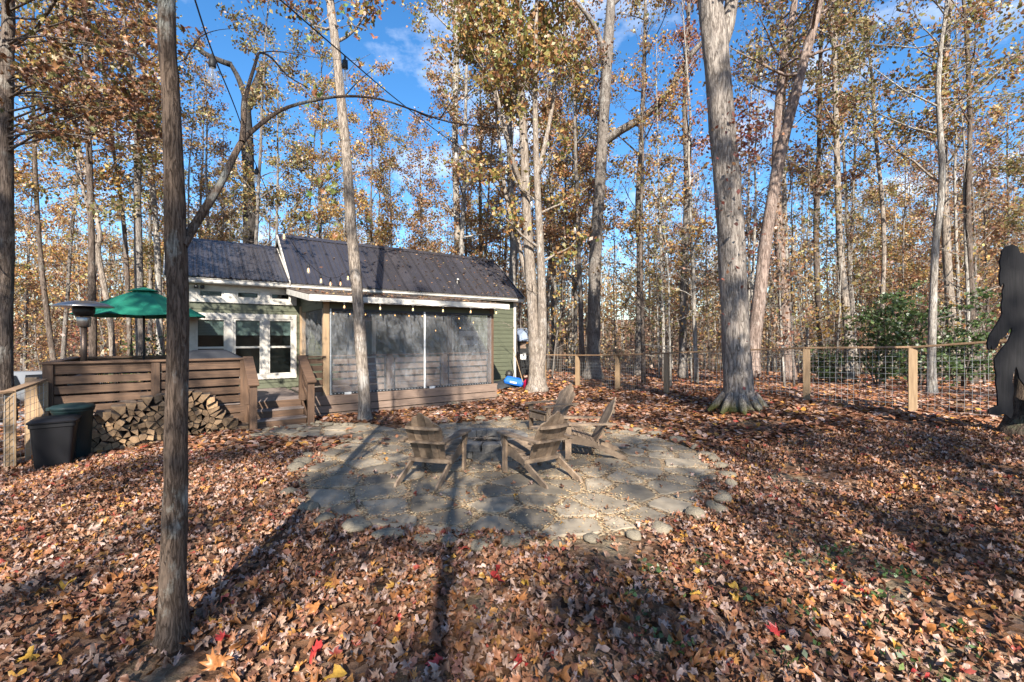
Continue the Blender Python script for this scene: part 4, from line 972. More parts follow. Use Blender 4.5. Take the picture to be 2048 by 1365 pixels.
strand('drooping bulb string running down over the cabin roof to the thin trunk by the porch', [(372, -60, 2.1), (390, 0, 2.4), (425, 105, 2.9), (470, 215, 3.7), (512, 330, 4.9), (566, 452, 7), (600, 508, 8), (642, 548, 9.0), (672, 556, 9.6), (702, 538, 10.1)],
       [(425, 108, 2.9), (513, 333, 4.9), (568, 456, 7.05), (617, 526, 8.3), (642, 548, 9.0), (661, 555, 9.4), (681, 555, 9.75), (696, 544, 10.0)])
strand('long bulb string crossing the sky towards the big pale oak', [(500, -50, 2.3), (560, 0, 2.6), (690, 112, 3.1), (800, 205, 4.2), (912, 290, 5.6), (1063, 392, 7.6), (1150, 446, 8.8), (1240, 485, 9.6), (1330, 498, 9.9), (1445, 472, 9.9)],
       [(690, 112, 3.1), (912, 290, 5.6), (1063, 392, 7.6), (1150, 446, 8.8), (1240, 485, 9.6), (1333, 498, 9.9), (1417, 482, 9.95)], lit=False)
fs_ = [H(.9+k*.8, -.36, 2.83) for k in range(6)]
t = thing('string_lights', 'bulb string clipped along the white porch fascia', 'string lights', O, RZ, 'string lights over the yard')
mb = MB(); mb.tube([(s, -.335, 2.74+.02*math.cos(s*8)) for s in np.linspace(-.1, 5.1, 27)], .005, 5); mb.build('cable', M['cable'], t)
for k in range(6):
    c = (.45+k*.86, -.335, 2.73); mb = MB(); mb.lathe(c, [(.01, 0), (.02, -.02), (.02, -.07), (.016, -.075)], 8); mb.build('socket', M['cable'], t)
    mb = MB(); mb.lathe(c, [(.014, -.073), (.028, -.11), (.032, -.135), (.02, -.165), (0, -.17)], 10); b_ = mb.build('bulb', M['bulb'], t, True)
    mb = MB(); mb.lathe(c, [(.004, -.085), (.012, -.10), (.012, -.135), (.002, -.145)], 6); mb.build('filament', M['glow'], b_)
t = thing('string_lights', 'warm glowing bulb string inside the porch along the curtain top', 'string lights', O, RZ, 'string lights over the yard')
mb = MB(); mb.tube([(s, .22, 2.53+.012*math.cos(s*9)) for s in np.linspace(.2, 4.75, 27)], .004, 5); mb.build('cable', M['cable'], t)
rng = random.Random(2)
for k in range(12):
    c = Vector((.35+k*.39, .22+(.0 if k < 8 else rng.uniform(0, .8)), 2.50-(0 if k < 8 else rng.uniform(0, .4)))); mb = MB(); mb.lathe(c, [(0, 0), (.012, -.015), (.012, -.03), (0, -.045)], 8); mb.build('bulb', M['glow'], t, True)
# ------------------------------------------------------------------ leaves
PAL = {
 'gold':   [((.55, .30, .06), 4), ((.62, .40, .10), 3), ((.42, .19, .05), 3), ((.36, .34, .07), 2), ((.30, .12, .045), 2)],
 'russet': [((.34, .16, .07), 4), ((.25, .11, .055), 3), ((.44, .24, .10), 3), ((.22, .14, .07), 2), ((.44, .30, .11), 2)],
 'mixed':  [((.40, .33, .07), 3), ((.24, .27, .06), 3), ((.50, .27, .07), 3), ((.34, .14, .05), 3), ((.58, .42, .09), 1)],
 'red':    [((.30, .08, .045), 3), ((.38, .13, .06), 3), ((.25, .10, .06), 3), ((.46, .24, .09), 3)],
 'olive':  [((.20, .20, .06), 3), ((.28, .25, .07), 3), ((.34, .22, .07), 3), ((.24, .12, .05), 3), ((.46, .34, .09), 1)],
 'green':  [((.10, .19, .035), 3), ((.15, .25, .045), 3), ((.26, .30, .06), 2), ((.46, .32, .06), 1), ((.36, .12, .04), 1)],
 'evergreen': [((.05, .10, .025), 3), ((.08, .15, .03), 3), ((.09, .17, .04), 2), ((.15, .22, .06), 1)],
 'brush':  [((.50, .37, .21), 3), ((.38, .25, .14), 3), ((.58, .46, .30), 4), ((.22, .17, .08), 2), ((.40, .22, .06), 1), ((.20, .20, .09), 1)],
}
def pick_cols(pal, n, rs):
    cs = np.array([c for c, _ in PAL[pal]]); w_ = np.array([k for _, k in PAL[pal]], float)
    c = cs[rs.choice(len(cs), n, p=w_/w_.sum())]; c = c*.84+c.mean(1, keepdims=True)*.16; return np.clip(c*(.72+.56*rs.random((n, 1)))*(1+.12*(rs.random((n, 3))-.5)), .005, .9)
def leaf_arrays(cent, size, rs, flat=.0):
    n = len(cent); a = rs.normal(size=(n, 3)); a[:, 2] -= .35; a /= np.linalg.norm(a, axis=1)[:, None]
    b = rs.normal(size=(n, 3)); b -= (b*a).sum(1)[:, None]*a; b /= np.linalg.norm(b, axis=1)[:, None]; c = np.cross(a, b)
    s = size*(.6+.8*rs.random((n, 1))); cent = np.asarray(cent)
    fold = .16*s
    V = np.stack([cent-a*s*.5, cent+b*s*.36+c*fold, cent+a*s*.55, cent-b*s*.36+c*fold], 1).reshape(-1, 3)
    F = np.arange(n*4).reshape(n, 4); return V, F
def leaf_mesh(name, cent, size, pal, rs, mat=None):
    V, F = leaf_arrays(cent, size, rs); col = np.repeat(pick_cols(pal, len(cent), rs), 4, 0)
    return npmesh(name, V, F, mat or M['leaf'], col)
# ------------------------------------------------------------------ trees
def poly_at(pts, f):
    n = len(pts)-1; k = min(int(f*n), n-1); e = f*n-k; return pts[k]+(pts[k+1]-pts[k])*e
def wander(p, d, L, n, rng, up, jit):
    out = [p.copy()]; d = d.normalized()
    for i in range(n):
        d = (d+Vector((rng.gauss(0, jit), rng.gauss(0, jit), rng.gauss(0, jit)+up))).normalized(); out.append(out[-1]+d*(L/n))
    return out
def gen_tree(rng, rs, trunk, rad, cb, nprim, spread, nleaf, lsize, sides=9, lowdead=4, up=(.35, .9), sec=(3, 5), leafbase=None, bare=0.0):
    """trunk: list of points (base first), rad: radii.  Returns MB of wood, leaf centres."""
    mb = MB(); n = len(trunk)
    mb.tube(trunk, rad, sides, True, wob=lambda i, k: .05*math.sin(2.1*k+i*1.7)+.04*math.sin(5*k-i))
    tips = []; az = rng.uniform(0, 6.28)
    H_ = trunk[-1].z-trunk[0].z
    for i in range(nprim):
        f = cb+(1-cb)*((i+rng.random()*.9)/nprim); f = min(f, .995); p = poly_at(trunk, f); r = rad[min(int(f*(n-1)), n-1)]
        az += 2.4+rng.gauss(0, .4); e = rng.uniform(*up)*(.6+.7*f)
        d = Vector((math.cos(az)*math.cos(e), math.sin(az)*math.cos(e), math.sin(e)))
        L = spread*(1-.55*max(0, (f-cb)/(1-cb)))*rng.uniform(.65, 1.15)
        pp = wander(p, d, L, 5, rng, .07, .16); r0 = min(max(.42*r, .012), .09)
        mb.tube(pp, [r0*(1-.8*k/5) for k in range(6)], 5, False)
        for j in range(rng.randint(*sec)):
            g = rng.uniform(.28, 1); q = poly_at(pp, g); dq = (pp[-1]-pp[0]).normalized()+Vector((rng.gauss(0, .65), rng.gauss(0, .65), rng.gauss(.1, .5)))
            L2 = L*rng.uniform(.22, .45); sp = wander(q, dq, L2, 3, rng, .04, .22); r2 = max(r0*(1-.8*g)*.7, .006)
            mb.tube(sp, [r2, r2*.7, r2*.45, r2*.2], 3, False)
            tips.append((sp, L2))
            for h in range(4):
                q2 = poly_at(sp, rng.uniform(.2, .9)); d2 = (sp[-1]-sp[0]).normalized()+Vector((rng.gauss(0, .8), rng.gauss(0, .8), rng.gauss(0, .6)))
                tw = wander(q2, d2, L2*.5, 2, rng, 0, .2); mb.tube(tw, [.006, .004, .002], 3, False); tips.append((tw, L2*.6))
    for i in range(lowdead):     # thin bare snags lower down
        f = rng.uniform(.18, cb+.1); p = poly_at(trunk, f); a = rng.uniform(0, 6.28); d = Vector((math.cos(a), math.sin(a), rng.uniform(-.1, .5)))
        pp = wander(p, d, rng.uniform(.5, 1.8), 4, rng, .02, .25); mb.tube(pp, [.018, .013, .009, .006, .003], 4, False)
        for h in range(3):
            q = poly_at(pp, rng.uniform(.3, 1)); tw = wander(q, (pp[-1]-pp[0])+Vector((rng.gauss(0, .6), rng.gauss(0, .6), rng.gauss(.1, .4))), rng.uniform(.25, .7), 2, rng, 0, .2); mb.tube(tw, [.006, .004, .002], 3, False)
    cent = np.zeros((0, 3))
    if tips and nleaf:
        tips = [t for t in tips if rng.random() >= bare]
        w_ = np.array([t[1] for t in tips]); idx = rs.choice(len(tips), nleaf, p=w_/w_.sum()); C_ = []
        for i in idx:
            p = poly_at(tips[i][0], min(.999, rs.random()**.7)); C_.append((p.x, p.y, p.z))
        cent = np.array(C_)+rs.normal(size=(nleaf, 3))*np.array([.17, .17, .13])
    return mb, cent
def straight(rng, Ht, lean, n=13, wig=.10, r0=.2, flare=1.35):
    pts = []; a = rng.uniform(0, 6.28); ox = oy = 0
    for i in range(n):
        f = i/(n-1); ox += rng.gauss(0, wig)*.5; oy += rng.gauss(0, wig)*.5
        pts.append(Vector((math.cos(a)*lean*f*Ht+ox*f, math.sin(a)*lean*f*Ht+oy*f, Ht*f)))
    rad = [r0*(1-.86*(i/(n-1))**1.15)*(1+(flare-1)*math.exp(-i*2.2)) for i in range(n)]; return pts, rad
def subdivide(pts, rad, k=3):
    fp2, fr = [], []
    for i in range(len(pts)-1):
        p0, p1, p2, p3 = pts[max(i-1, 0)], pts[i], pts[i+1], pts[min(i+2, len(pts)-1)]
        for j in range(k):
            e = j/k; fp2.append(.5*((2*p1)+(p2-p0)*e+(2*p0-5*p1+4*p2-p3)*e*e+(3*p1-p0-3*p2+p3)*e**3)); fr.append(rad[i]+(rad[i+1]-rad[i])*e)
    fp2.append(pts[-1]); fr.append(rad[-1]); return fp2, fr
# --- forest templates
rng = random.Random(77); rs = np.random.default_rng(77)
TPL = []
specs = [('gold', 'bark_grey', 19, .17, 2.9, 3300), ('gold', 'bark_brown', 16, .13, 2.4, 2600), ('russet', 'bark_grey', 18, .18, 3.0, 3300), ('russet', 'bark_brown', 14, .12, 2.5, 2700),
         ('mixed', 'bark_grey', 20, .19, 3.0, 3400), ('mixed', 'bark_pale', 17, .14, 2.6, 2700), ('olive', 'bark_grey', 18, .16, 2.8, 3000), ('olive', 'bark_brown', 15, .12, 2.4, 2500),
         ('gold', 'bark_pale', 15, .11, 2.3, 2100), ('russet', 'bark_pale', 20, .20, 2.8, 2600)]
names = {'gold': 'golden_tree', 'russet': 'russet_tree', 'mixed': 'yellow_green_tree', 'olive': 'olive_tree', 'red': 'red_leaved_tree'}
words = {'gold': 'gold and orange', 'russet': 'russet brown', 'mixed': 'yellow and green', 'olive': 'dull olive', 'red': 'dark red'}
bw_ = {'bark_grey': 'grey', 'bark_brown': 'brown', 'bark_pale': 'pale'}
for (pal, bk, Ht, r0, sp, nl) in specs:
    tp, tr = straight(rng, Ht, rng.uniform(0, .05), r0=r0*.66)
    mb, cent = gen_tree(rng, rs, tp, tr, rng.uniform(.22, .36), rng.randint(18, 24), sp, int(nl*1.5), .13)
    TPL.append((pal, bk, mb.mesh('trunk', M[bk], True), leaf_mesh('crown', cent, .116, pal, rs), Ht, leaf_mesh('crown', cent[::2], .14, pal, rs)))
BARE = []     # thin, nearly leafless pole trees
for (pal, bk, Ht, nl) in [('russet', 'bark_pale', 15, 500), ('gold', 'bark_grey', 17, 600), ('olive', 'bark_brown', 13, 420)]:
    tp, tr = straight(rng, Ht, rng.uniform(.0, .06), 12, .16, .075, 1.25)
    mb, cent = gen_tree(rng, rs, tp, tr, .2, 26, 2.0, nl, .11, 7, 8, (.3, 1.0), (3, 5))
    BARE.append((pal, bk, mb.mesh('trunk', M[bk], True), leaf_mesh('crown', cent, .11, pal, rs), Ht))
SAP = []      # understorey saplings
for (pal, bk, Ht, nl) in [('russet', 'bark_pale', 6.5, 420), ('gold', 'bark_grey', 5.5, 380), ('olive', 'bark_pale', 7.5, 420), ('russet', 'bark_grey', 8.5, 520), ('red', 'bark_brown', 5.0, 300)]:
    tp, tr = straight(rng, Ht, rng.uniform(.02, .12), 9, .12, .045, 1.2)
    mb, cent = gen_tree(rng, rs, tp, tr, .18, 15, 1.5, nl, .1, 6, 3, (.3, 1.0), (2, 4))
    SAP.append((pal, bk, mb.mesh('trunk', M[bk], True), leaf_mesh('crown', cent, .12, pal, rs), Ht))
def plant(tpl, x, y, s, rz, name, label, group, cat='tree'):
    t = thing(name, label, cat, (x, y, ground(x, y)-.05), rz, group); t.scale = (s, s, s)
    link('trunk', tpl[2], t); link('crown', tpl[3], t); return t
# --- named trees traced from the photograph at their own depth
def hero(name, label, pix, y, wpx, bk, cb, nprim, spread, nleaf, pal, lsize=.14, extra=8.0, lowdead=4, flare=1.3, sides=12, seed=1, group=None, bare=0., up=(.35, .9), zbase=None, depth=None):
    rng = random.Random(seed); rs = np.random.default_rng(seed)
    ys = depth or [y]*len(pix); pts = [P(u, v, yy) for (u, v), yy in zip(pix, ys)]; rad = [.455*w_*yy/FPX/math.hypot(1, (q[0]-1024)/FPX) for w_, yy, q in zip(wpx, ys, pix)]; nleaf = int(nleaf*1.8); lsize *= .76
    base = pts[0].copy()
    d = (pts[-1]-pts[-2]).normalized(); k = max(1, round(extra/2.0)); r = rad[-1]
    for i in range(k):
        d = (d+Vector((rng.gauss(0, .06), rng.gauss(0, .06), .05))).normalized(); pts.append(pts[-1]+d*(extra/k)); rad.append(r*(1-.85*(i+1)/k))
    pts, rad = subdivide(pts, rad, 3)
    pts = [p-base for p in pts]
    pts = [Vector((0, 0, -.12))+pts[0]]+[pts[0]+Vector((0, 0, .05))]+pts[1:]; rad = [rad[0]*flare*1.08, rad[0]*flare]+[r_*(1+(flare-1)*math.exp(-max(0, p.z)/.22)) for p, r_ in zip(pts[2:], rad[1:])]
    mb, cent = gen_tree(rng, rs, pts, rad, cb, nprim, spread, nleaf, lsize, sides, lowdead, up, bare=bare)
    t = thing(name, label, 'tree', base, 0, group)
    return t, mb, cent, pts, rad, rng, rs, bk, pal, lsize
def finish(h, extra_cent=None, csize=None):
    t, mb, cent, pts, rad, rng, rs, bk, pal, ls = h
    mb.build('trunk', M[bk], t, True)
    if len(cent): link('crown', leaf_mesh('crown', cent, csize or ls, pal, rs), t)
    return t
# near left trunk with the arching limb
h = hero('young_maple_tree', 'slim grey-brown trunk with lichen patches and an arching limb beside the woodpile', [(345, 1290), (347, 1150), (351, 960), (354, 800), (356, 640), (352, 470), (346, 300), (340, 150), (333, 0)], 2.81, [72, 60, 55, 52, 50, 50, 45, 42, 40], 'bark_near', .90, 7, 1.2, 300, 'russet', .10, 4.5, 0, 1.22, 16, 3)
t, mb, cent, pts, rad, r_, rs_, *_ = h; b0 = t.location
arch = [(366, 492, 2.81), (390, 450, 2.9), (440, 370, 3.0), (480, 290, 3.15), (510, 258, 3.25), (560, 222, 3.4), (620, 203, 3.55), (690, 193, 3.7), (760, 199, 3.85), (830, 222, 4.0), (900, 245, 4.1), (1010, 258, 4.3)]
ap, ar = subdivide([P(*q)-b0 for q in arch], [.027, .026, .023, .020, .016, .014, .012, .011, .009, .007, .006, .004], 3); mb.tube(ap, ar, 8, False)
a2 = [(484, 284, 3.15), (488, 240, 3.2), (490, 200, 3.25), (510, 130, 3.4), (520, 106, 3.45), (545, 118, 3.5), (575, 152, 3.6), (620, 178, 3.8)]
ap, ar = subdivide([P(*q)-b0 for q in a2], [.02, .017, .014, .011, .009, .008, .006, .003], 3); mb.tube(ap, ar, 6, False)
for a3 in ([(690, 193, 3.7), (720, 160, 3.8), (760, 130, 3.9)], [(830, 222, 4.0), (880, 235, 4.1), (960, 170, 4.2)], [(880, 238, 4.08), (920, 180, 4.2), (960, 140, 4.3)], [(520, 106, 3.45), (560, 104, 3.7), (650, 118, 4.0), (720, 122, 4.2)], [(370, 120, 2.81), (400, 75, 3.0), (440, 60, 3.2), (480, 58, 3.4)]):
    ap, ar = subdivide([P(*q)-b0 for q in a3], [.006, .004, .002]+[.002]*(len(a3)-3), 3); mb.tube(ap, ar, 5, False)
yt = finish(h)
def leaf_shape(kind, seed, size=1.0, bend=.25, curl=0.0):
    """a real leaf outline as a fan of faces, stem at -y"""
    r = random.Random(seed)
    if kind == 'maple': rads = [(0, .50), (.22, .30), (.5, .56), (.72, .27), (1.05, .50), (1.3, .25), (1.75, .33), (2.2, .22), (2.75, .26), (math.pi, .14)]
    elif kind == 'oak': rads = [(0, .60), (.18, .46), (.35, .50), (.52, .26), (.78, .42), (1.02, .18), (1.4, .30), (1.9, .13), (2.3, .20), (2.8, .30), (math.pi, .38)]
    else: rads = [(0, .55), (.35, .42), (.75, .32), (1.3, .27), (1.9, .28), (2.6, .34), (math.pi, .42)]
    pts_ = [(a, q) for a, q in rads]+[(-a, q) for a, q in rads[-2:0:-1]]
    v = [(0, 0, 0)]; ph = r.uniform(0, 6.28); wx = r.uniform(.6, 1.0)
    for a, q in pts_:
        q *= r.uniform(.72, 1.12); x = math.sin(a)*q*wx; y = math.cos(a)*q
        z = bend*(x*x*1.6+.6*y*y)*r.uniform(.6, 1.3)+curl*(math.sin(3*a+ph)*.09+math.sin(2*a+2*ph)*.10)
        v.append((x*size, y*size, z*size))
    n = len(pts_); f = [(0, 1+(k+1) % n, 1+k) for k in range(n)]
    return np.array(v, np.float32), np.array(f, np.int32)
# hanging sprigs of big maple leaves on the thin porch tree
h = hero('thin_tree', 'thin pale trunk leaning before the porch with green and orange maple sprigs', [(730, 842), (728, 790), (722, 690), (714, 580), (704, 470), (695, 340), (684, 220), (672, 100), (660, 0)], 10.35, [29, 26, 26, 25, 24, 22, 21, 20, 18], 'bark_thin', .60, 14, 2.4, 1500, 'mixed', .14, 7.0, 1, 1.3, 12, 4)
t, mb, cent, pts, rad, r_, rs_, *_ = h; b0 = t.location; sprigs = []
for (u0, v0, u1, v1, k) in ((675, 130, 628, 205, 9), (664, 30, 612, 90, 7), (668, 60, 735, 60, 6), (684, 160, 742, 108, 6), (690, 300, 648, 345, 8), (694, 340, 636, 400, 7), (700, 430, 640, 470, 6), (704, 455, 742, 440, 3), (664, 10, 716, 8, 4), (680, 200, 600, 160, 6), (686, 240, 628, 285, 5)):
    a = P(u0, v0, 10.35)-b0; b = P(u1, v1, 10.0)-b0; mb.tube([a, (a+b)/2+Vector((0, 0, .12)), b], [.012, .008, .003], 4, False); sprigs.append((a, b, k))
tt = finish(h)
LM = []
for s in range(10):
    v, f = leaf_shape('maple', s, .24, .5, 1.0); c = pick_cols('green' if s < 6 else 'gold', 1, np.random.default_rng(s+40))[0]
    LM.append(npmesh('leaf', v, f, M['leaf'], np.tile(c, (len(v), 1))))
r_ = random.Random(9)
for (a, b, k) in sprigs:
    for i in range(k):
        q = a+(b-a)*r_.uniform(.45, 1.1)+Vector((r_.gauss(0, .12), r_.gauss(0, .12), r_.gauss(-.06, .13))); o = link('leaf', r_.choice(LM), tt, q); o.rotation_euler = (r_.uniform(.6, 2.4), r_.gauss(0, .6), r_.uniform(0, 6.28)); s = r_.uniform(.7, 1.15); o.scale = (s, s, s)
# far-left dark trunk with overhanging russet sprays
h = hero('oak_tree', 'thick grey-brown trunk beyond the short left fence with overhanging russet sprays', [(8, 830), (8, 700), (10, 560), (12, 420), (12, 260), (14, 120), (16, 0)], 8.6, [48, 44, 42, 40, 36, 34, 32], 'bark_brown', .45, 18, 3.6, 1500, 'mixed', .15, 8.0, 2, 1.25, 14, 5, up=(.1, .6))
t, mb, cent, pts, rad, r_, rs_, *_ = h; b0 = t.location; more = []
for k in range(24):
    u0, v0 = 14, r_.uniform(-40, 330); u1, v1 = r_.uniform(70, 330), v0+r_.uniform(-110, 90); a = P(u0, v0, 8.6)-b0; b = P(u1, v1, r_.uniform(5.2, 8.5))-b0
    pp = [a, a+(b-a)*.35+Vector((0, 0, .15)), a+(b-a)*.7+Vector((0, 0, .12)), b]; mb.tube(pp, [.022, .015, .010, .004], 5, False)
    for j in range(6):
        q = poly_at(pp, r_.uniform(.3, 1)); tw = wander(q, (b-a)+Vector((r_.gauss(0, 1.), r_.gauss(0, 1.), r_.gauss(0, .8))), r_.uniform(.4, .9), 3, r_, 0, .25); mb.tube(tw, [.006, .005, .003, .002], 3, False)
        for i in range(10): c = poly_at(tw, r_.random()); more.append((c.x+r_.gauss(0, .10), c.y+r_.gauss(0, .10), c.z+r_.gauss(0, .08)))
ot = finish((t, mb, cent, pts, rad, r_, rs_, 'bark_brown', 'mixed', .115))
def shaped_leaves(name, cent, pal, rs, shapes, scale, parent):
    n = len(cent); q = rs.normal(size=(n, 4)); q /= np.linalg.norm(q, axis=1)[:, None]; VV, FF, CC = [], [], []; off = 0; cols = pick_cols(pal, n, rs)
    for i in range(n):
        w0, x0, y0, z0 = q[i]; Rm = np.array([[1-2*(y0*y0+z0*z0), 2*(x0*y0-z0*w0), 2*(x0*z0+y0*w0)], [2*(x0*y0+z0*w0), 1-2*(x0*x0+z0*z0), 2*(y0*z0-x0*w0)], [2*(x0*z0-y0*w0), 2*(y0*z0+x0*w0), 1-2*(x0*x0+y0*y0)]])
        v, f = shapes[i % len(shapes)]; VV.append((v*scale*(.65+.6*rs.random()))@Rm.T+cent[i]); FF.append(f+off); CC.append(np.tile(cols[i], (len(v), 1))); off += len(v)
    return link(name, npmesh(name, np.vstack(VV), np.vstack(FF), M['leaf'], np.vstack(CC)), parent)
PAL['oakspray'] = [((.24, .085, .035), 4), ((.17, .06, .03), 3), ((.34, .13, .04), 2), ((.14, .13, .035), 2), ((.34, .22, .05), 1)]
shaped_leaves('low_foliage', np.array(more), 'oakspray', rs_, [leaf_shape(('oak', 'maple')[k % 2], 300+k, 1.0, .5, 1.0) for k in range(6)], .15, ot)
# big pale oak on the right
h = hero('white_oak_tree', 'largest pale furrowed oak trunk with mossy flared foot inside the fence', [(1478, 818), (1476, 770), (1472, 690), (1467, 580), (1460, 450), (1450, 330), (1442, 220), (1430, 90), (1420, 0)], 10.2, [72, 64, 62, 61, 60, 58, 57, 58, 52], 'bark_oak', .66, 14, 3.6, 2600, 'russet', .15, 8.0, 0, 1.28, 22, 6)
t, mb, cent, pts, rad, r_, rs_, *_ = h; b0 = t.location
ap, ar = subdivide([P(*q)-b0 for q in [(1434, 110, 10.2), (1452, 60, 10.25), (1462, 10, 10.3), (1474, -60, 10.4), (1500, -160, 10.6)]], [.17, .16, .14, .12, .06], 3); mb.tube(ap, ar, 10, False)
for k in range(9):
    a = k*.7+.2; mb.tube([Vector((math.cos(a)*.30, math.sin(a)*.30, .34)), Vector((math.cos(a)*.48, math.sin(a)*.48, .10)), Vector((math.cos(a)*.66, math.sin(a)*.66, -.06))], [.08, .085, .04], 6, False)
oak = finish(h)
vine = []
for k in range(110):
    f = r_.uniform(.30, .52) if r_.random() < .6 else r_.uniform(.05, .40); p = poly_at(pts, f); a = r_.uniform(2.6, 6.8); rr = .34+abs(r_.gauss(0, .12)) ; vine.append((p.x+math.cos(a)*rr, p.y+math.sin(a)*rr, p.z+r_.gauss(0, .15)))
for k in range(230):
    p = P(r_.gauss(1495, 22), r_.gauss(268, 40), 9.9)-b0; vine.append((p.x, p.y+r_.gauss(0, .2), p.z))
link('vine', leaf_mesh('vine', np.array(vine), .095, 'red', rs_), oak)
# the other trees that can be told apart
def simple_hero(*a, **k): return finish(hero(*a, **k))
h = hero('twin_maple_tree', 'twin-stemmed tree with hollowed foot at the cabin corner fence', [(1074, 778), (1073, 740), (1070, 690), (1064, 600), (1058, 500), (1052, 400), (1046, 250), (1036, 100), (1030, 0)], 15.6, [38, 34, 28, 24, 22, 19, 17, 14, 12], 'bark_thin', .55, 22, 3.0, 3600, 'mixed', .15, 6.0, 2, 1.35, 14, 8)
t, mb, cent, pts, rad, r_, rs_, *_ = h; b0 = t.location
for st_ in ([(1078, 760, 15.6), (1084, 690, 15.5), (1084, 600, 15.4), (1080, 480, 15.3), (1074, 360, 15.2), (1070, 200, 15.2), (1072, 60, 15.2), (1076, -80, 15.2)], [(1064, 600, 15.7), (1040, 500, 15.9), (1010, 380, 16.2), (990, 200, 16.5), (970, 40, 16.8), (955, -60, 17)], [(1052, 400, 15.6), (1020, 300, 15.2), (985, 150, 15), (960, 10, 14.8)], [(1074, 360, 15.2), (1100, 240, 15.4), (1118, 110, 15.6), (1128, -20, 15.8)], [(1046, 250, 15.6), (1000, 120, 16), (940, 20, 16.2)]):
    n_ = len(st_); ap, ar = subdivide([P(*q)-b0 for q in st_], [.5*(22 if st_[0][1] > 700 else 11)*15.6/FPX*(1-.75*k/(n_-1)) for k in range(n_)], 3); mb.tube(ap, ar, 9, False)
    ex, ce = gen_tree(r_, rs_, ap, [max(.01, q) for q in ar], .35, 12, 2.2, 1300, .15, 5, 2); 
    mb.v, off = mb.v, len(mb.v); mb.v = mb.v+ex.v; mb.f += [tuple(off+i for i in f) for f in ex.f]; mb.m += ex.m; cent = np.vstack([cent, ce])
finish((t, mb, cent, pts, rad, r_, rs_, 'bark_thin', 'mixed', .15))
h = hero('poplar_tree', 'tall grey tree beyond the fence throwing out one long curved limb', [(1186, 752), (1187, 690), (1189, 560), (1196, 430), (1204, 300), (1210, 200), (1216, 100), (1222, 0)], 20.5, [36, 30, 27, 25, 23, 23, 22, 20], 'bark_grey', .62, 16, 3.2, 2200, 'olive', .16, 7.0, 3, 1.3, 12, 9)
t, mb, cent, pts, rad, r_, rs_, *_ = h; b0 = t.location
ap, ar = subdivide([P(*q)-b0 for q in [(1207, 285, 20.5), (1240, 262, 20.2), (1290, 232, 19.8), (1335, 190, 19.5), (1365, 135, 19.2), (1400, 90, 19.0), (1440, 60, 18.8)]], [.20, .18, .165, .15, .13, .11, .05], 3); mb.tube(ap, ar, 9, False)
ap, ar = subdivide([P(*q)-b0 for q in [(1213, 120, 20.5), (1190, 55, 20.2), (1165, 20, 20), (1140, -10, 19.8)]], [.13, .11, .08, .04], 3); mb.tube(ap, ar, 7, False); finish(h)
simple_hero('leaning_pine_tree', 'pinkish trunk leaning right behind the big pale oak', [(1502, 745), (1508, 680), (1520, 580), (1536, 450), (1556, 330), (1580, 230), (1606, 130), (1640, 0)], 13.2, [36, 33, 30, 28, 26, 25, 22, 20], 'bark_pine', .62, 14, 2.8, 700, 'olive', .14, 5.0, 5, 1.2, 12, 10, up=(-.2, .4))
simple_hero('pine_tree', 'upright reddish trunk beside the leaning pinkish one beyond the fence', [(1578, 752), (1574, 690), (1566, 580), (1558, 470), (1552, 340), (1558, 200), (1572, 100), (1590, 0)], 15.5, [30, 28, 25, 23, 20, 18, 17, 15], 'bark_pine', .55, 18, 2.8, 1200, 'olive', .15, 5.0, 5, 1.2, 12, 11, up=(-.2, .5))
simple_hero('birch_tree', 'smooth pale straight trunk forking high beyond the wire fence', [(1864, 792), (1863, 720), (1866, 600), (1872, 480), (1884, 370), (1880, 260), (1876, 180), (1882, 90), (1894, 0)], 11.8, [24, 21, 19, 18, 17, 15, 13, 11, 10], 'bark_pale', .50, 24, 3.4, 1500, 'olive', .14, 5.0, 3, 1.3, 12, 12, up=(.0, .6))
simple_hero('slim_tree', 'slim brown tree bowed slightly left of the holly thicket', [(1698, 752), (1697, 690), (1690, 600), (1680, 500), (1676, 380), (1672, 250), (1668, 100), (1660, 0)], 17.5, [24, 22, 19, 17, 15, 13, 12, 10], 'bark_thin', .5, 18, 2.6, 1500, 'olive', .15, 5.0, 4, 1.2, 10, 13)
simple_hero('dark_oak_tree', 'dark brown slender trunk between the pine and the holly thicket', [(1646, 752), (1642, 690), (1634, 560), (1632, 430), (1638, 300), (1640, 160), (1644, 0)], 19.0, [18, 16, 13, 12, 11, 10, 9], 'bark_brown', .4, 20, 2.6, 2200, 'russet', .16, 4.0, 4, 1.2, 10, 14)
simple_hero('tall_oak_tree', 'tall brown trunk standing just behind the smooth pale fork', [(1908, 745), (1902, 640), (1894, 520), (1890, 420), (1888, 300), (1890, 150), (1900, 0)], 16.5, [26, 24, 22, 20, 18, 16, 14], 'bark_thin', .45, 20, 3.0, 1800, 'mixed', .15, 5.0, 3, 1.2, 10, 15)
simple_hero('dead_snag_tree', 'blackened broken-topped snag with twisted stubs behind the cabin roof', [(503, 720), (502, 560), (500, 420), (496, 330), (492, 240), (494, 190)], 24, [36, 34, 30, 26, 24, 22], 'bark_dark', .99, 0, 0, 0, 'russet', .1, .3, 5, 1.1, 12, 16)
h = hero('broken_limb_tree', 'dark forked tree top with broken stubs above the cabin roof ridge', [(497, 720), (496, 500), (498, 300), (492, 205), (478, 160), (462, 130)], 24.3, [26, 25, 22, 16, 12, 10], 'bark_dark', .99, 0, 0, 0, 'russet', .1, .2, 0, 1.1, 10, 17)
t, mb, cent, pts, rad, r_, rs_, *_ = h; b0 = t.location
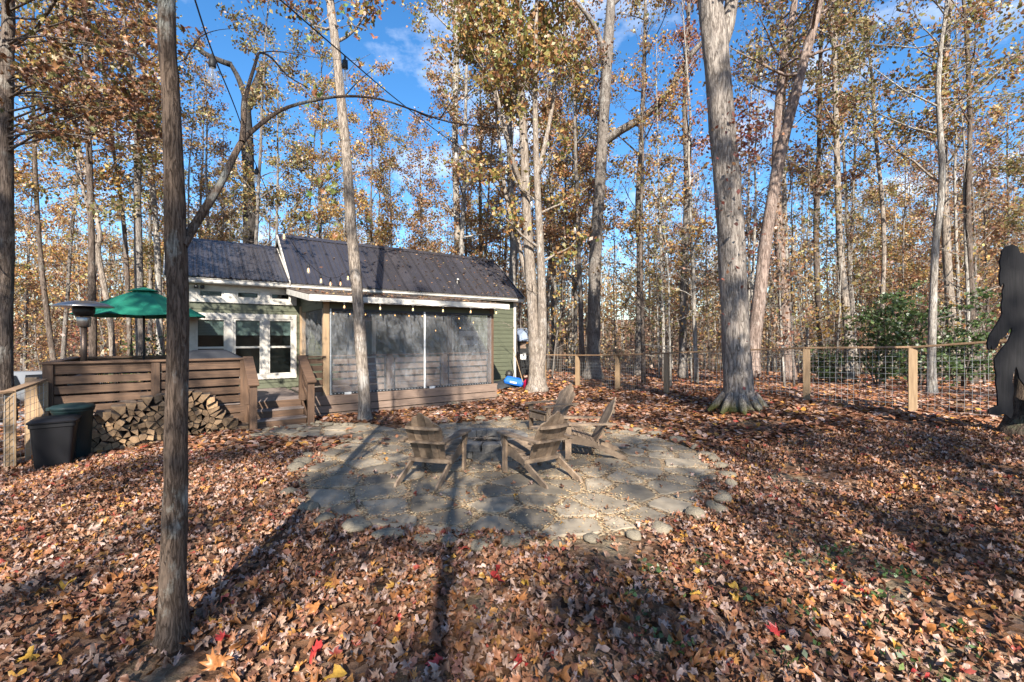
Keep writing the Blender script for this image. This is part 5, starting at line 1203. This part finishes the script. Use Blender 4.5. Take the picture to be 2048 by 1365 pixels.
for st_ in ([(494, 215, 24.3), (510, 180, 24.2), (522, 150, 24.2), (528, 125, 24.1)], [(462, 130, 24.3), (435, 120, 24.2), (405, 105, 24), (393, 85, 24)]):
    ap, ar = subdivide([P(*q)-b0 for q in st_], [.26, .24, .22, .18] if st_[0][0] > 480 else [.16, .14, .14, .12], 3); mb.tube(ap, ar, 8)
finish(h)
simple_hero('birch_tree', 'white-barked trunk rising straight behind the porch roof', [(917, 720), (916, 560), (914, 430), (910, 300), (912, 150), (914, 30)], 25, [16, 15, 15, 14, 13, 11], 'bark_pale', .45, 20, 3.0, 2800, 'mixed', .18, 5, 2, 1.1, 10, 18)
for i, (pix, y, wp, bk, pal, lab) in enumerate((
    ([(184, 820), (186, 700), (184, 560), (182, 430), (178, 300), (172, 120), (170, 0)], 14.5, [22, 20, 18, 16, 15, 13, 11], 'bark_brown', 'russet', 'straight brown trunk by the parked car beyond the deck'),
    ([(110, 740), (96, 640), (84, 540), (76, 440), (70, 320), (66, 150)], 16.5, [15, 14, 13, 12, 11, 9], 'bark_brown', 'olive', 'thin trunk leaning left between the car and the deck'),
    ([(226, 740), (222, 650), (206, 560), (196, 500), (200, 470), (186, 400), (160, 300), (140, 200)], 15.5, [16, 15, 14, 14, 12, 11, 9, 7], 'bark_thin', 'olive', 'crooked forking trunk just behind the patio heater'),
    ([(182, 740), (184, 640), (188, 550), (194, 500), (176, 420), (158, 330), (148, 200)], 15.6, [14, 12, 12, 12, 9, 8, 6], 'bark_thin', 'gold', 'wavy trunk crossing the crooked one behind the patio heater'),
    ([(283, 735), (280, 640), (277, 500), (275, 380), (276, 260), (270, 180)], 16.5, [24, 22, 20, 18, 17, 14], 'bark_grey', 'gold', 'stout grey trunk rising behind the green umbrella'),
    ([(262, 735), (258, 640), (252, 500), (242, 400), (230, 320), (214, 200), (200, 80)], 17.5, [14, 12, 11, 10, 9, 8, 7], 'bark_brown', 'russet', 'slender brown trunk beside the stout grey one behind the umbrella'),
    ([(322, 735), (318, 600), (314, 480), (306, 380), (296, 260), (290, 140), (292, 20)], 18.5, [18, 16, 15, 14, 12, 11, 9], 'bark_pale', 'mixed', 'pale trunk half hidden behind the lichen-patched trunk by the woodpile'),
    ([(1026, 720), (1024, 600), (1028, 480), (1022, 360), (1016, 200), (1010, 40)], 21, [22, 20, 18, 16, 14, 10], 'bark_grey', 'russet', 'grey trunk behind the right end of the cabin roof'),
    ([(1276, 746), (1278, 640), (1280, 520), (1276, 400), (1284, 250), (1290, 60)], 22, [16, 14, 13, 12, 10, 8], 'bark_grey', 'gold', 'grey trunk beyond the fence right of the long curved limb'),
    ([(1366, 750), (1366, 640), (1370, 500), (1374, 380), (1370, 220), (1376, 60)], 19, [18, 16, 15, 14, 12, 9], 'bark_grey', 'red', 'grey trunk close behind the big pale oak, draped in red leaves'),
    ([(1758, 752), (1762, 640), (1768, 520), (1764, 400), (1752, 280), (1740, 120)], 18.5, [14, 12, 11, 10, 9, 7], 'bark_thin', 'olive', 'slender trunk growing up through the holly thicket'),
    ([(1946, 760), (1944, 640), (1940, 520), (1936, 400), (1940, 240), (1932, 60)], 15.5, [18, 16, 14, 13, 12, 10], 'bark_brown', 'mixed', 'brown trunk just behind the holly thicket next to the cut-out figure'),
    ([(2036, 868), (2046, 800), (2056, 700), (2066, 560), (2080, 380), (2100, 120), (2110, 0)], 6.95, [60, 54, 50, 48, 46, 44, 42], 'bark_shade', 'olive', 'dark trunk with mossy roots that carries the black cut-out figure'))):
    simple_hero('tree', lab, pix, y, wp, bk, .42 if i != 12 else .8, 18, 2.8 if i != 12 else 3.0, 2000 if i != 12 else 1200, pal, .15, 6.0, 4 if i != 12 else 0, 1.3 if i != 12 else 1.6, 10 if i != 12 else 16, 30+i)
# --- the woods: separate trees from templates
rng = random.Random(123)
fl_pts = [(x, y) for x, y, *_ in rp]
def beyond_fence(x, y):
    # inside the yard when between the right fence line and the camera
    loc = Vector((x, y, 0))-O; s = loc.dot(dd); t_ = loc.dot(nn)
    if -5.6 < s < 8.8 and -1.5 < t_ < 6.0: return False
    if x > 1.0:
        for (ax, ay), (bx, by) in zip(fl_pts[:-1], fl_pts[1:]):
            lo, hi = min(ax, bx), max(ax, bx)
            if lo <= x <= hi: return y > ay+(by-ay)*(x-ax)/(bx-ax)+1.2
        return x > 8.6 or y > 19.5
    if x < -9.5: return y > 9.5 and not (9.0+.42*(-9.6-x)-1 < y < 9.0+.42*(-9.6-x)+6.2)
    return y > 20.5
placed = []
def spot(ymin, ymax, gap, umin=-260, umax=2310):
    for _ in range(400):
        y = ymin+(ymax-ymin)*rng.random()**.8; u = rng.uniform(umin, umax); x = (u-1024)/FPX*y
        if not beyond_fence(x, y): continue
        if math.hypot(x-cx_, y-cy_) < 4: continue
        if all(math.hypot(x-a, y-b) > gap for a, b in placed): placed.append((x, y)); return x, y
    return None
for i in range(105):
    q = spot(18, 46, 1.3)
    if not q: continue
    T = rng.choice(TPL); far = q[1] > 30
    s = rng.uniform(.8, 1.12)*(1.0 if q[0] > -6 else .92)
    wh_ = 'left of the cabin' if q[0] < -7 else 'behind the cabin' if q[0] < 1.5 else 'beyond the fence'
    plant(T, q[0], q[1], s, rng.uniform(0, 6.28), names[T[0]], '%s-barked woodland tree with %s leaves %s' % (bw_[T[1]], words[T[0]], wh_), '%s-barked %s trees %s' % (bw_[T[1]], words[T[0]], wh_))
for i in range(190):
    q = spot(13.5, 42, .6)
    if not q: continue
    T = rng.choice(SAP); wh_ = 'left of the cabin' if q[0] < -7 else 'behind the cabin' if q[0] < 1.5 else 'beyond the fence'
    plant(T, q[0], q[1], rng.uniform(.6, 1.15), rng.uniform(0, 6.28), 'sapling', 'thin %s-stemmed sapling with sparse %s leaves %s' % (bw_[T[1]], words[T[0]], wh_), 'thin %s %s saplings %s' % (bw_[T[1]], words[T[0]], wh_), 'sapling')
for i, (u, y, k, s) in enumerate(((395, 24, 0, .92), (445, 29, 1, 1.0), (555, 23.5, 4, .86), (600, 27, 0, .92), (640, 31, 8, 1.05), (700, 25, 1, .95), (745, 30, 0, .9), (790, 26.5, 6, .82), (850, 29, 8, 1.0), (960, 26, 4, 1.05), (1000, 30, 0, 1.1), (1120, 24, 1, 1.1), (1150, 29, 4, 1.1), (300, 24, 4, .95), (120, 23, 0, .95))):
    x = (u-1024)/FPX*y; T = TPL[k]; wh_ = 'left of the cabin' if x < -13 else 'rising over the cabin roof'
    plant(T, x, y, s, i*1.7, names[T[0]], '%s-barked woodland tree with %s leaves %s' % (bw_[T[1]], words[T[0]], wh_), '%s-barked %s trees %s' % (bw_[T[1]], words[T[0]], wh_))
for i in range(75):
    q = spot(15, 42, .7)
    if not q: continue
    T = rng.choice(BARE); wh_ = 'left of the cabin' if q[0] < -7 else 'behind the cabin' if q[0] < 1.5 else 'beyond the fence'
    plant(T, q[0], q[1], rng.uniform(.75, 1.15), rng.uniform(0, 6.28), 'bare_tree', 'nearly leafless thin %s-barked tree full of fine twigs %s' % (bw_[T[1]], wh_), 'bare thin %s trees %s' % (bw_[T[1]], wh_))
# trees that stand behind the photographer and throw the long shadows
for i, (x, y, k, s, nm) in enumerate(((.34, -4.6, 0, .8, 'slender'), (-.75, -11.5, 4, 1.0, 'shading'), (5.4, -10.5, 0, 1.0, 'stout'), (-5.6, -10.5, 2, 1.0, 'broad'), (6.8, -4.0, 6, .95, 'grey'), (-7.5, -4.5, 4, 1.0, 'tall'), (13.5, -5.5, 2, .9, 'russet'), (-11.5, -1.5, 3, 1.0, 'brown'), (-10, -17, 9, 1.1, 'pale'), (7.0, -12.5, 4, 1.1, 'yellow'), (-6.5, -14.5, 0, 1.1, 'golden'), (13.5, -9, 6, 1.1, 'olive'), (-13, -10, 5, 1.1, 'mixed'), (-2.5, -20, 6, 1.2, 'far'), (4.5, -20, 2, 1.2, 'rear'), (9.5, -17, 5, 1.2, 'high'), (1.6, -24, 4, 1.2, 'distant'))):
    T = TPL[k]; T = T[:3]+(T[5] if i % 3 == 0 else T[3],)+T[4:]; plant(T, x, y, s, 1.3*i, names[T[0]], '%s %s-leaved tree facing the cabin from across the leafy yard' % (nm, T[0] if T[0] != 'mixed' else 'yellow'), None)
# evergreen thickets
rs = np.random.default_rng(5)
def holly(x, y, hgt, wid, lab, nl, pal='evergreen', ls=.10):
    r_ = random.Random(int(x*100)); t = thing('holly_shrub', lab, 'shrub', (x, y, ground(x, y)), r_.uniform(0, 6)); mb = MB(); cs = []
    for k in range(7):
        a = r_.uniform(0, 6.28); pp = wander(Vector((math.cos(a)*.1, math.sin(a)*.1, 0)), Vector((math.cos(a)*wid*.35, math.sin(a)*wid*.35, hgt)), hgt*r_.uniform(.7, 1.1), 6, r_, 0, .12); mb.tube(pp, [.025*(1-.13*i) for i in range(7)], 5, False)
        for j in range(16):
            q = poly_at(pp, r_.uniform(.12, 1)); b = r_.uniform(0, 6.28); L = wid*r_.uniform(.2, .75)*(1.1-.6*q.z/hgt); tw = wander(q, Vector((math.cos(b), math.sin(b), r_.uniform(-.1, .35))), L, 3, r_, -.02, .15); mb.tube(tw, [.008, .006, .004, .002], 3, False)
            for i in range(int(nl*.6)//112):
                c = poly_at(tw, r_.uniform(.15, 1)); cs.append((c.x+r_.gauss(0, .08), c.y+r_.gauss(0, .08), c.z+r_.gauss(0, .04)))
    mb.build('stems', M['bark_brown'], t); link('foliage', leaf_mesh('foliage', np.array(cs), ls, pal, rs), t)
for (u, y, hgt, wid, lab, nl) in ((1760, 14.5, 2.7, 1.4, 'dense green holly thicket beyond the wire grid, next to the bowed slim tree', 3600), (1830, 15.2, 3.6, 2.0, 'tall green holly behind the pale post of the wire fence', 3600), (1920, 13.6, 3.2, 1.9, 'green holly shrub beside the smooth pale forking trunk', 3400), (1660, 18, 1.6, 1.6, 'low green shrub beyond the fence under the dark slender trunk', 2000),
                                  (312, 17.5, 2.9, 1.7, 'green shrub under the umbrella behind the deck', 2400), (250, 20, 2.2, 2.4, 'low green shrub spreading behind the patio heater pole', 2000), (140, 24, 1.8, 3.0, 'pale green shrub on the bank near the parked car', 2000)):
    holly((u-1024)/FPX*y, y, hgt, wid, lab, nl, 'green' if 'pale' in lab and 'bank' in lab else 'evergreen')
# brush and the far wood as single masses
rs = np.random.default_rng(9); n = 90000
yy = 24+46*rs.random(n)**.9; uu = rs.uniform(-330, 2380, n); xx = (uu-1024)/FPX*yy
gzv = np.array([ground(a, b) for a, b in zip(xx, yy)])
hh = gzv+np.abs(rs.normal(0, 1, n))*(1.3+.075*(yy-24))
clump = np.sin(xx*.9+yy*.37)+np.sin(yy*.8-xx*.31)+np.sin(xx*.23)*.8; keep = (rs.random(n) < .55+.25*clump)
loc_ = np.array([beyond_fence(a, b) for a, b in zip(xx, yy)]); keep &= loc_
cent = np.stack([xx, yy, hh], 1)[keep]
V_, F_ = leaf_arrays(cent, .19, rs); o = link('underbrush', npmesh('underbrush', V_, F_, M['leaf'], np.repeat(pick_cols('brush', len(cent), rs), 4, 0))); tag(o, 'tangled tan and brown underbrush filling the woods behind', 'underbrush', kind='stuff')
mb = MB(); r_ = random.Random(44); cs = []; pc = []
for i in range(520):
    y = r_.uniform(40, 88); u = r_.uniform(-320, 2370); x = (u-1024)/FPX*y; z = ground(x, y); Ht = r_.uniform(9, 17); r0 = r_.uniform(.07, .17); a = r_.gauss(0, .6); b = r_.gauss(0, .6)
    mb.tube([(x, y, z-.2), (x+a*.3, y+b*.3, z+Ht*.35), (x+a*.8, y+b*.8, z+Ht*.7), (x+a, y+b, z+Ht)], [r0, r0*.8, r0*.5, r0*.1], 5, False)
    for j in range(7):
        f = r_.uniform(.3, .95); az = r_.uniform(0, 6.28); L = r_.uniform(1, 2.6); p0 = Vector((x+a*f, y+b*f, z+Ht*f)); p1 = p0+Vector((math.cos(az)*L, math.sin(az)*L, L*.6)); mb.tube([p0, (p0+p1)/2+Vector((0, 0, -.1)), p1], [r0*.3, r0*.2, .01], 3, False)
        for k in range(34): f2 = r_.uniform(.2, 1.1); q = p0+(p1-p0)*f2; cs.append((q.x+r_.gauss(0, .6), q.y+r_.gauss(0, .6), q.z+r_.gauss(0, .5)))
fw = tag(link('far_wood', None), 'far bare and russet wood fading out behind the nearer trees', 'wood', kind='stuff')
tag(mb.build('far_trunks', M['bark_pale'], fw, True), kind='stuff')
cent = np.array(cs); V_, F_ = leaf_arrays(cent, .28, rs); n1 = len(cent)//2
col = np.vstack([pick_cols('brush', n1, rs), pick_cols('gold', len(cent)-n1, rs)*.9]); tag(link('far_leaves', npmesh('far_leaves', V_, F_, M['leaf'], np.repeat(col, 4, 0)), fw), kind='stuff')
# ------------------------------------------------------------------ fallen leaves
LIT = [((.37, .23, .15), 5), ((.335, .15, .075), 6), ((.23, .105, .05), 5), ((.46, .33, .275), 3.6), ((.11, .052, .034), 4), ((.50, .24, .06), 2), ((.30, .05, .035), .5), ((.56, .30, .05), .35), ((.33, .255, .23), 1.4), ((.27, .12, .08), 3)]
def lit_cols(n, rs):
    cs = np.array([c for c, _ in LIT]); w_ = np.array([k for _, k in LIT], float); return np.clip(cs[rs.choice(len(cs), n, p=w_/w_.sum())]*.88+.12*np.array([.31, .17, .115]), .01, .9)*(.75+.5*rs.random((n, 1)))
SH = [leaf_shape(('maple', 'oak', 'oak', 'maple', 'plain', 'oak')[s % 6], s, .16, random.Random(s).uniform(-1.3, 1.5), 1.3) for s in range(36)]
SHs = [(np.array([(0, -.085, 0), (.05, -.01, .012), (.03, .05, .02), (0, .095, .0), (-.04, .04, .015), (-.05, -.02, .02)], np.float32)*k, np.array([(0, 1, 2), (0, 2, 3), (0, 3, 4), (0, 4, 5)], np.int32)) for k in (1.0, 1.25)]
SHf = [(np.array([(0, -.13, 0), (.10, .0, .03), (0, .14, .01), (-.10, .01, .035)], np.float32), np.array([(0, 1, 2), (0, 2, 3)], np.int32))]
def bare(x, y):       # patches of bare soil between the leaves, and the swept patio
    v = math.sin(1.7*x+.6*y+1.0)*math.sin(1.3*y-.8*x+.4)+.6*math.sin(2.9*x-1.1*y)*math.sin(2.3*y+.7*x)
    return v
def on_patio(x, y): return math.hypot(x-PC[0], y-PC[1]) < PR-.06+.10*math.sin(5*math.atan2(y-PC[1], x-PC[0])+1)+.06*math.sin(13*math.atan2(y-PC[1], x-PC[0])) or (-5.0 < x < -2.3 and 8.5 < y < 9.9 and y < 10.3+.55*(x+3.4))
def in_house(x, y, m=0):
    l = Vector((x, y, 0))-O; s = l.dot(dd); t_ = l.dot(nn); return (-4.6 < s < 5 and t_ > -.02-m and t_ < 5) or (-1.6 < s < -.3 and t_ > -.9 and t_ < 1) or (0 < s < 7.8 and 2.7 < t_ < 6)
def scatter(ymin, ymax, dens, shapes, seed, limit=None):
    r_ = random.Random(seed); rs = np.random.default_rng(seed); out = []
    A = .5*2.5*(ymax**2-ymin**2); n = int(A*dens)
    for i in range(n):
        y = math.sqrt(r_.uniform(ymin**2, ymax**2)); x = r_.uniform(-1.25, 1.25)*y
        if on_patio(x, y):
            if r_.random() > .016: continue
            zo = .026
        else:
            zo = .0
            if in_house(x, y): continue
            if bare(x, y) > .80 and r_.random() < .80: continue
        out.append((x, y, zo))
    return out, r_, rs
def place_mats(n, r_):
    a = np.array([r_.uniform(0, 6.283) for _ in range(n)]); tx = np.array([r_.gauss(0, .24) for _ in range(n)]); ty = np.array([r_.gauss(0, .24) for _ in range(n)])
    ca, sa, cx, sx, cy, sy = np.cos(a), np.sin(a), np.cos(tx), np.sin(tx), np.cos(ty), np.sin(ty); Z = np.zeros(n); O1 = np.ones(n)
    Rz = np.stack([np.stack([ca, -sa, Z], 1), np.stack([sa, ca, Z], 1), np.stack([Z, Z, O1], 1)], 1)
    Rx = np.stack([np.stack([O1, Z, Z], 1), np.stack([Z, cx, -sx], 1), np.stack([Z, sx, cx], 1)], 1)
    Ry = np.stack([np.stack([cy, Z, sy], 1), np.stack([Z, O1, Z], 1), np.stack([-sy, Z, cy], 1)], 1)
    return Rx@Ry@Rz
def litter(name, ymin, ymax, dens, shapes, seed, label, size=(.7, 1.15), skip=None, lift=.03):
    pts_, r_, rs = scatter(ymin, ymax, dens, shapes, seed)
    n = len(pts_); Rm = place_mats(n, r_); VV = []; FF = []; CC = []; off = 0; cols = lit_cols(n, rs); single = []
    for i, (x, y, zo) in enumerate(pts_):
        v, f = shapes[r_.randrange(len(shapes))]; s = r_.uniform(*size); q = (v*s)@Rm[i].T; z = ground(x, y)+zo
        q = q+np.array([x, y, z+r_.uniform(.006, lift)-min(0, q[:, 2].min()*.55)])
        VV.append(q); FF.append(f+off); CC.append(np.tile(cols[i], (len(v), 1))); off += len(v)
    o = link(name, npmesh(name, np.vstack(VV), np.vstack(FF), M['litter'], np.vstack(CC))); tag(o, label, 'leaves', kind='stuff'); return o
litter('leaf_carpet', 1.6, 7.6, 430, SH, 61, 'carpet of fallen oak and maple leaves around the patio', (.34, .74), lift=.035)
litter('leaf_carpet', 7.6, 15, 300, SHs, 62, 'fallen leaf carpet between the patio and fence', (.45, .82), lift=.05)
litter('leaf_carpet', 15, 40, 60, SHf, 63, 'fallen leaves covering the woodland floor beyond the fence', (.45, .9), lift=.05)
# the largest, nearest leaves one by one
r_ = random.Random(70); rs = np.random.default_rng(70); BIG = []
kinds = [('maple', 'broad pointed'), ('oak', 'lobed'), ('plain', 'narrow oval')]; tones = [((.40, .27, .20), 'pale pinkish'), ((.36, .15, .05), 'orange brown'), ((.19, .085, .04), 'dark brown'), ((.42, .045, .04), 'red'), ((.62, .36, .06), 'yellow')]
for ki, (kd, kw) in enumerate(kinds):
    for ti, (tn, tw) in enumerate(tones):
        for s in range(2):
            v, f = leaf_shape(kd, 200+ki*20+ti*2+s, .16, r_.uniform(-1.2, 1.4), 1.4); BIG.append((npmesh('fallen_leaf', v, f, M['litter'], np.tile(np.array(tn)*r_.uniform(.85, 1.12), (len(v), 1))), kw, tw))
cnt = 0; W_ = [4, 4.5, 3, .55, .3]
while cnt < 290:
    y = math.sqrt(r_.uniform(2.35**2, 3.6**2)); x = r_.uniform(-1.12, 1.12)*y
    if math.hypot(x+2.1, y-2.81) < .22: continue
    ti = r_.choices(range(5), W_)[0]; ki = r_.choices(range(3), [3, 3, 1])[0]; me, kw, tw = BIG[(ki*5+ti)*2+r_.randrange(2)]
    o = link('fallen_leaf', me, None, (x, y, ground(x, y)+r_.uniform(.03, .07))); o.rotation_euler = (r_.gauss(0, .33), r_.gauss(0, .33), r_.uniform(0, 6.28)); s = r_.uniform(.6, 1.0); o.scale = (s, s, s)
    tag(o, 'large %s %s leaf lying loose on the leaf carpet before the patio' % (tw, kw), 'leaf', 'large %s %s fallen leaves' % (tw, kw)); cnt += 1
# leaf crumbs on the flagstones
n = 15000; r_ = random.Random(81); rs = np.random.default_rng(81); cs = []
while len(cs) < n:
    a = r_.uniform(0, 6.283); q = PR*math.sqrt(r_.random()); x, y = PC[0]+q*math.cos(a), PC[1]+q*math.sin(a)
    if math.hypot(x-FP[0], y-FP[1]) < .7: continue
    v = math.sin(2.1*x+1.3*y)*math.sin(1.9*y-1.2*x)+.5*math.sin(5.3*x-2*y)*math.sin(4.7*y+x)
    if v < r_.uniform(-1.1, .7): continue
    dz = sorted(math.hypot(x-q[0], y-q[1]) for q in PPTS)[:2]
    if dz[1]-dz[0] > .10+.5*r_.random()**4: continue
    cs.append((x, y, .034+r_.random()*.004))
cs = np.array(cs); V_, F_ = leaf_arrays(cs, .024, rs); V_[:, 2] = np.repeat(cs[:, 2], 4)+(V_[:, 2]-np.repeat(cs[:, 2], 4))*.35
PAL['crumb'] = [((.50, .34, .16), 4), ((.40, .24, .10), 3), ((.30, .15, .06), 2), ((.58, .44, .26), 2)]
tag(link('leaf_crumbs', npmesh('leaf_crumbs', V_, F_, M['litter'], np.repeat(pick_cols('crumb', len(cs), rs), 4, 0))), 'tan leaf crumbs strewn over the flagstones', 'leaf crumbs', kind='stuff')
# small green weeds among the near leaves
cs = []; r_ = random.Random(91)
for k in range(26):
    y = r_.uniform(2.5, 4.0); x = r_.uniform(.25, 1.1)*y; m_ = r_.randint(6, 22)
    for i in range(m_): cs.append((x+r_.gauss(0, .05), y+r_.gauss(0, .05), ground(x, y)+r_.uniform(.03, .10)))
cs = np.array(cs); rs = np.random.default_rng(91); V_, F_ = leaf_arrays(cs, .036, rs)
tag(link('weeds', npmesh('weeds', V_, F_, M['weed'], np.repeat(pick_cols('evergreen', len(cs), rs)*1.05, 4, 0))), 'small green weeds poking up through the leaves', 'weeds', kind='stuff')

# dead leaves caught on the metal roof
r_ = random.Random(55); rs = np.random.default_rng(55); cs = []
for k in range(330):
    sx = 7.9-abs(r_.gauss(0, 2.6)); f = r_.random()**1.3
    if sx < -.1: continue
    q = H(sx, 2.50+2.08*(1-f), 3.40+1.70*(1-f)+.045); cs.append((q.x, q.y, q.z))
for k in range(260):
    q = H(r_.uniform(-.2, 5.1), r_.uniform(-.2, 2.2), 0); t_ = (q-O).dot(nn); cs.append((q.x, q.y, 2.905+.1325*(t_+.28)))
cs = np.array(cs); V_, F_ = leaf_arrays(cs, .09, rs); V_[:, 2] = np.repeat(cs[:, 2], 4)+(V_[:, 2]-np.repeat(cs[:, 2], 4))*.35
tag(link('roof_leaves', npmesh('roof_leaves', V_, F_, M['litter'], np.repeat(pick_cols('russet', len(cs), rs), 4, 0))), 'dry brown leaves caught on the cabin and porch roofs', 'leaves', kind='stuff')
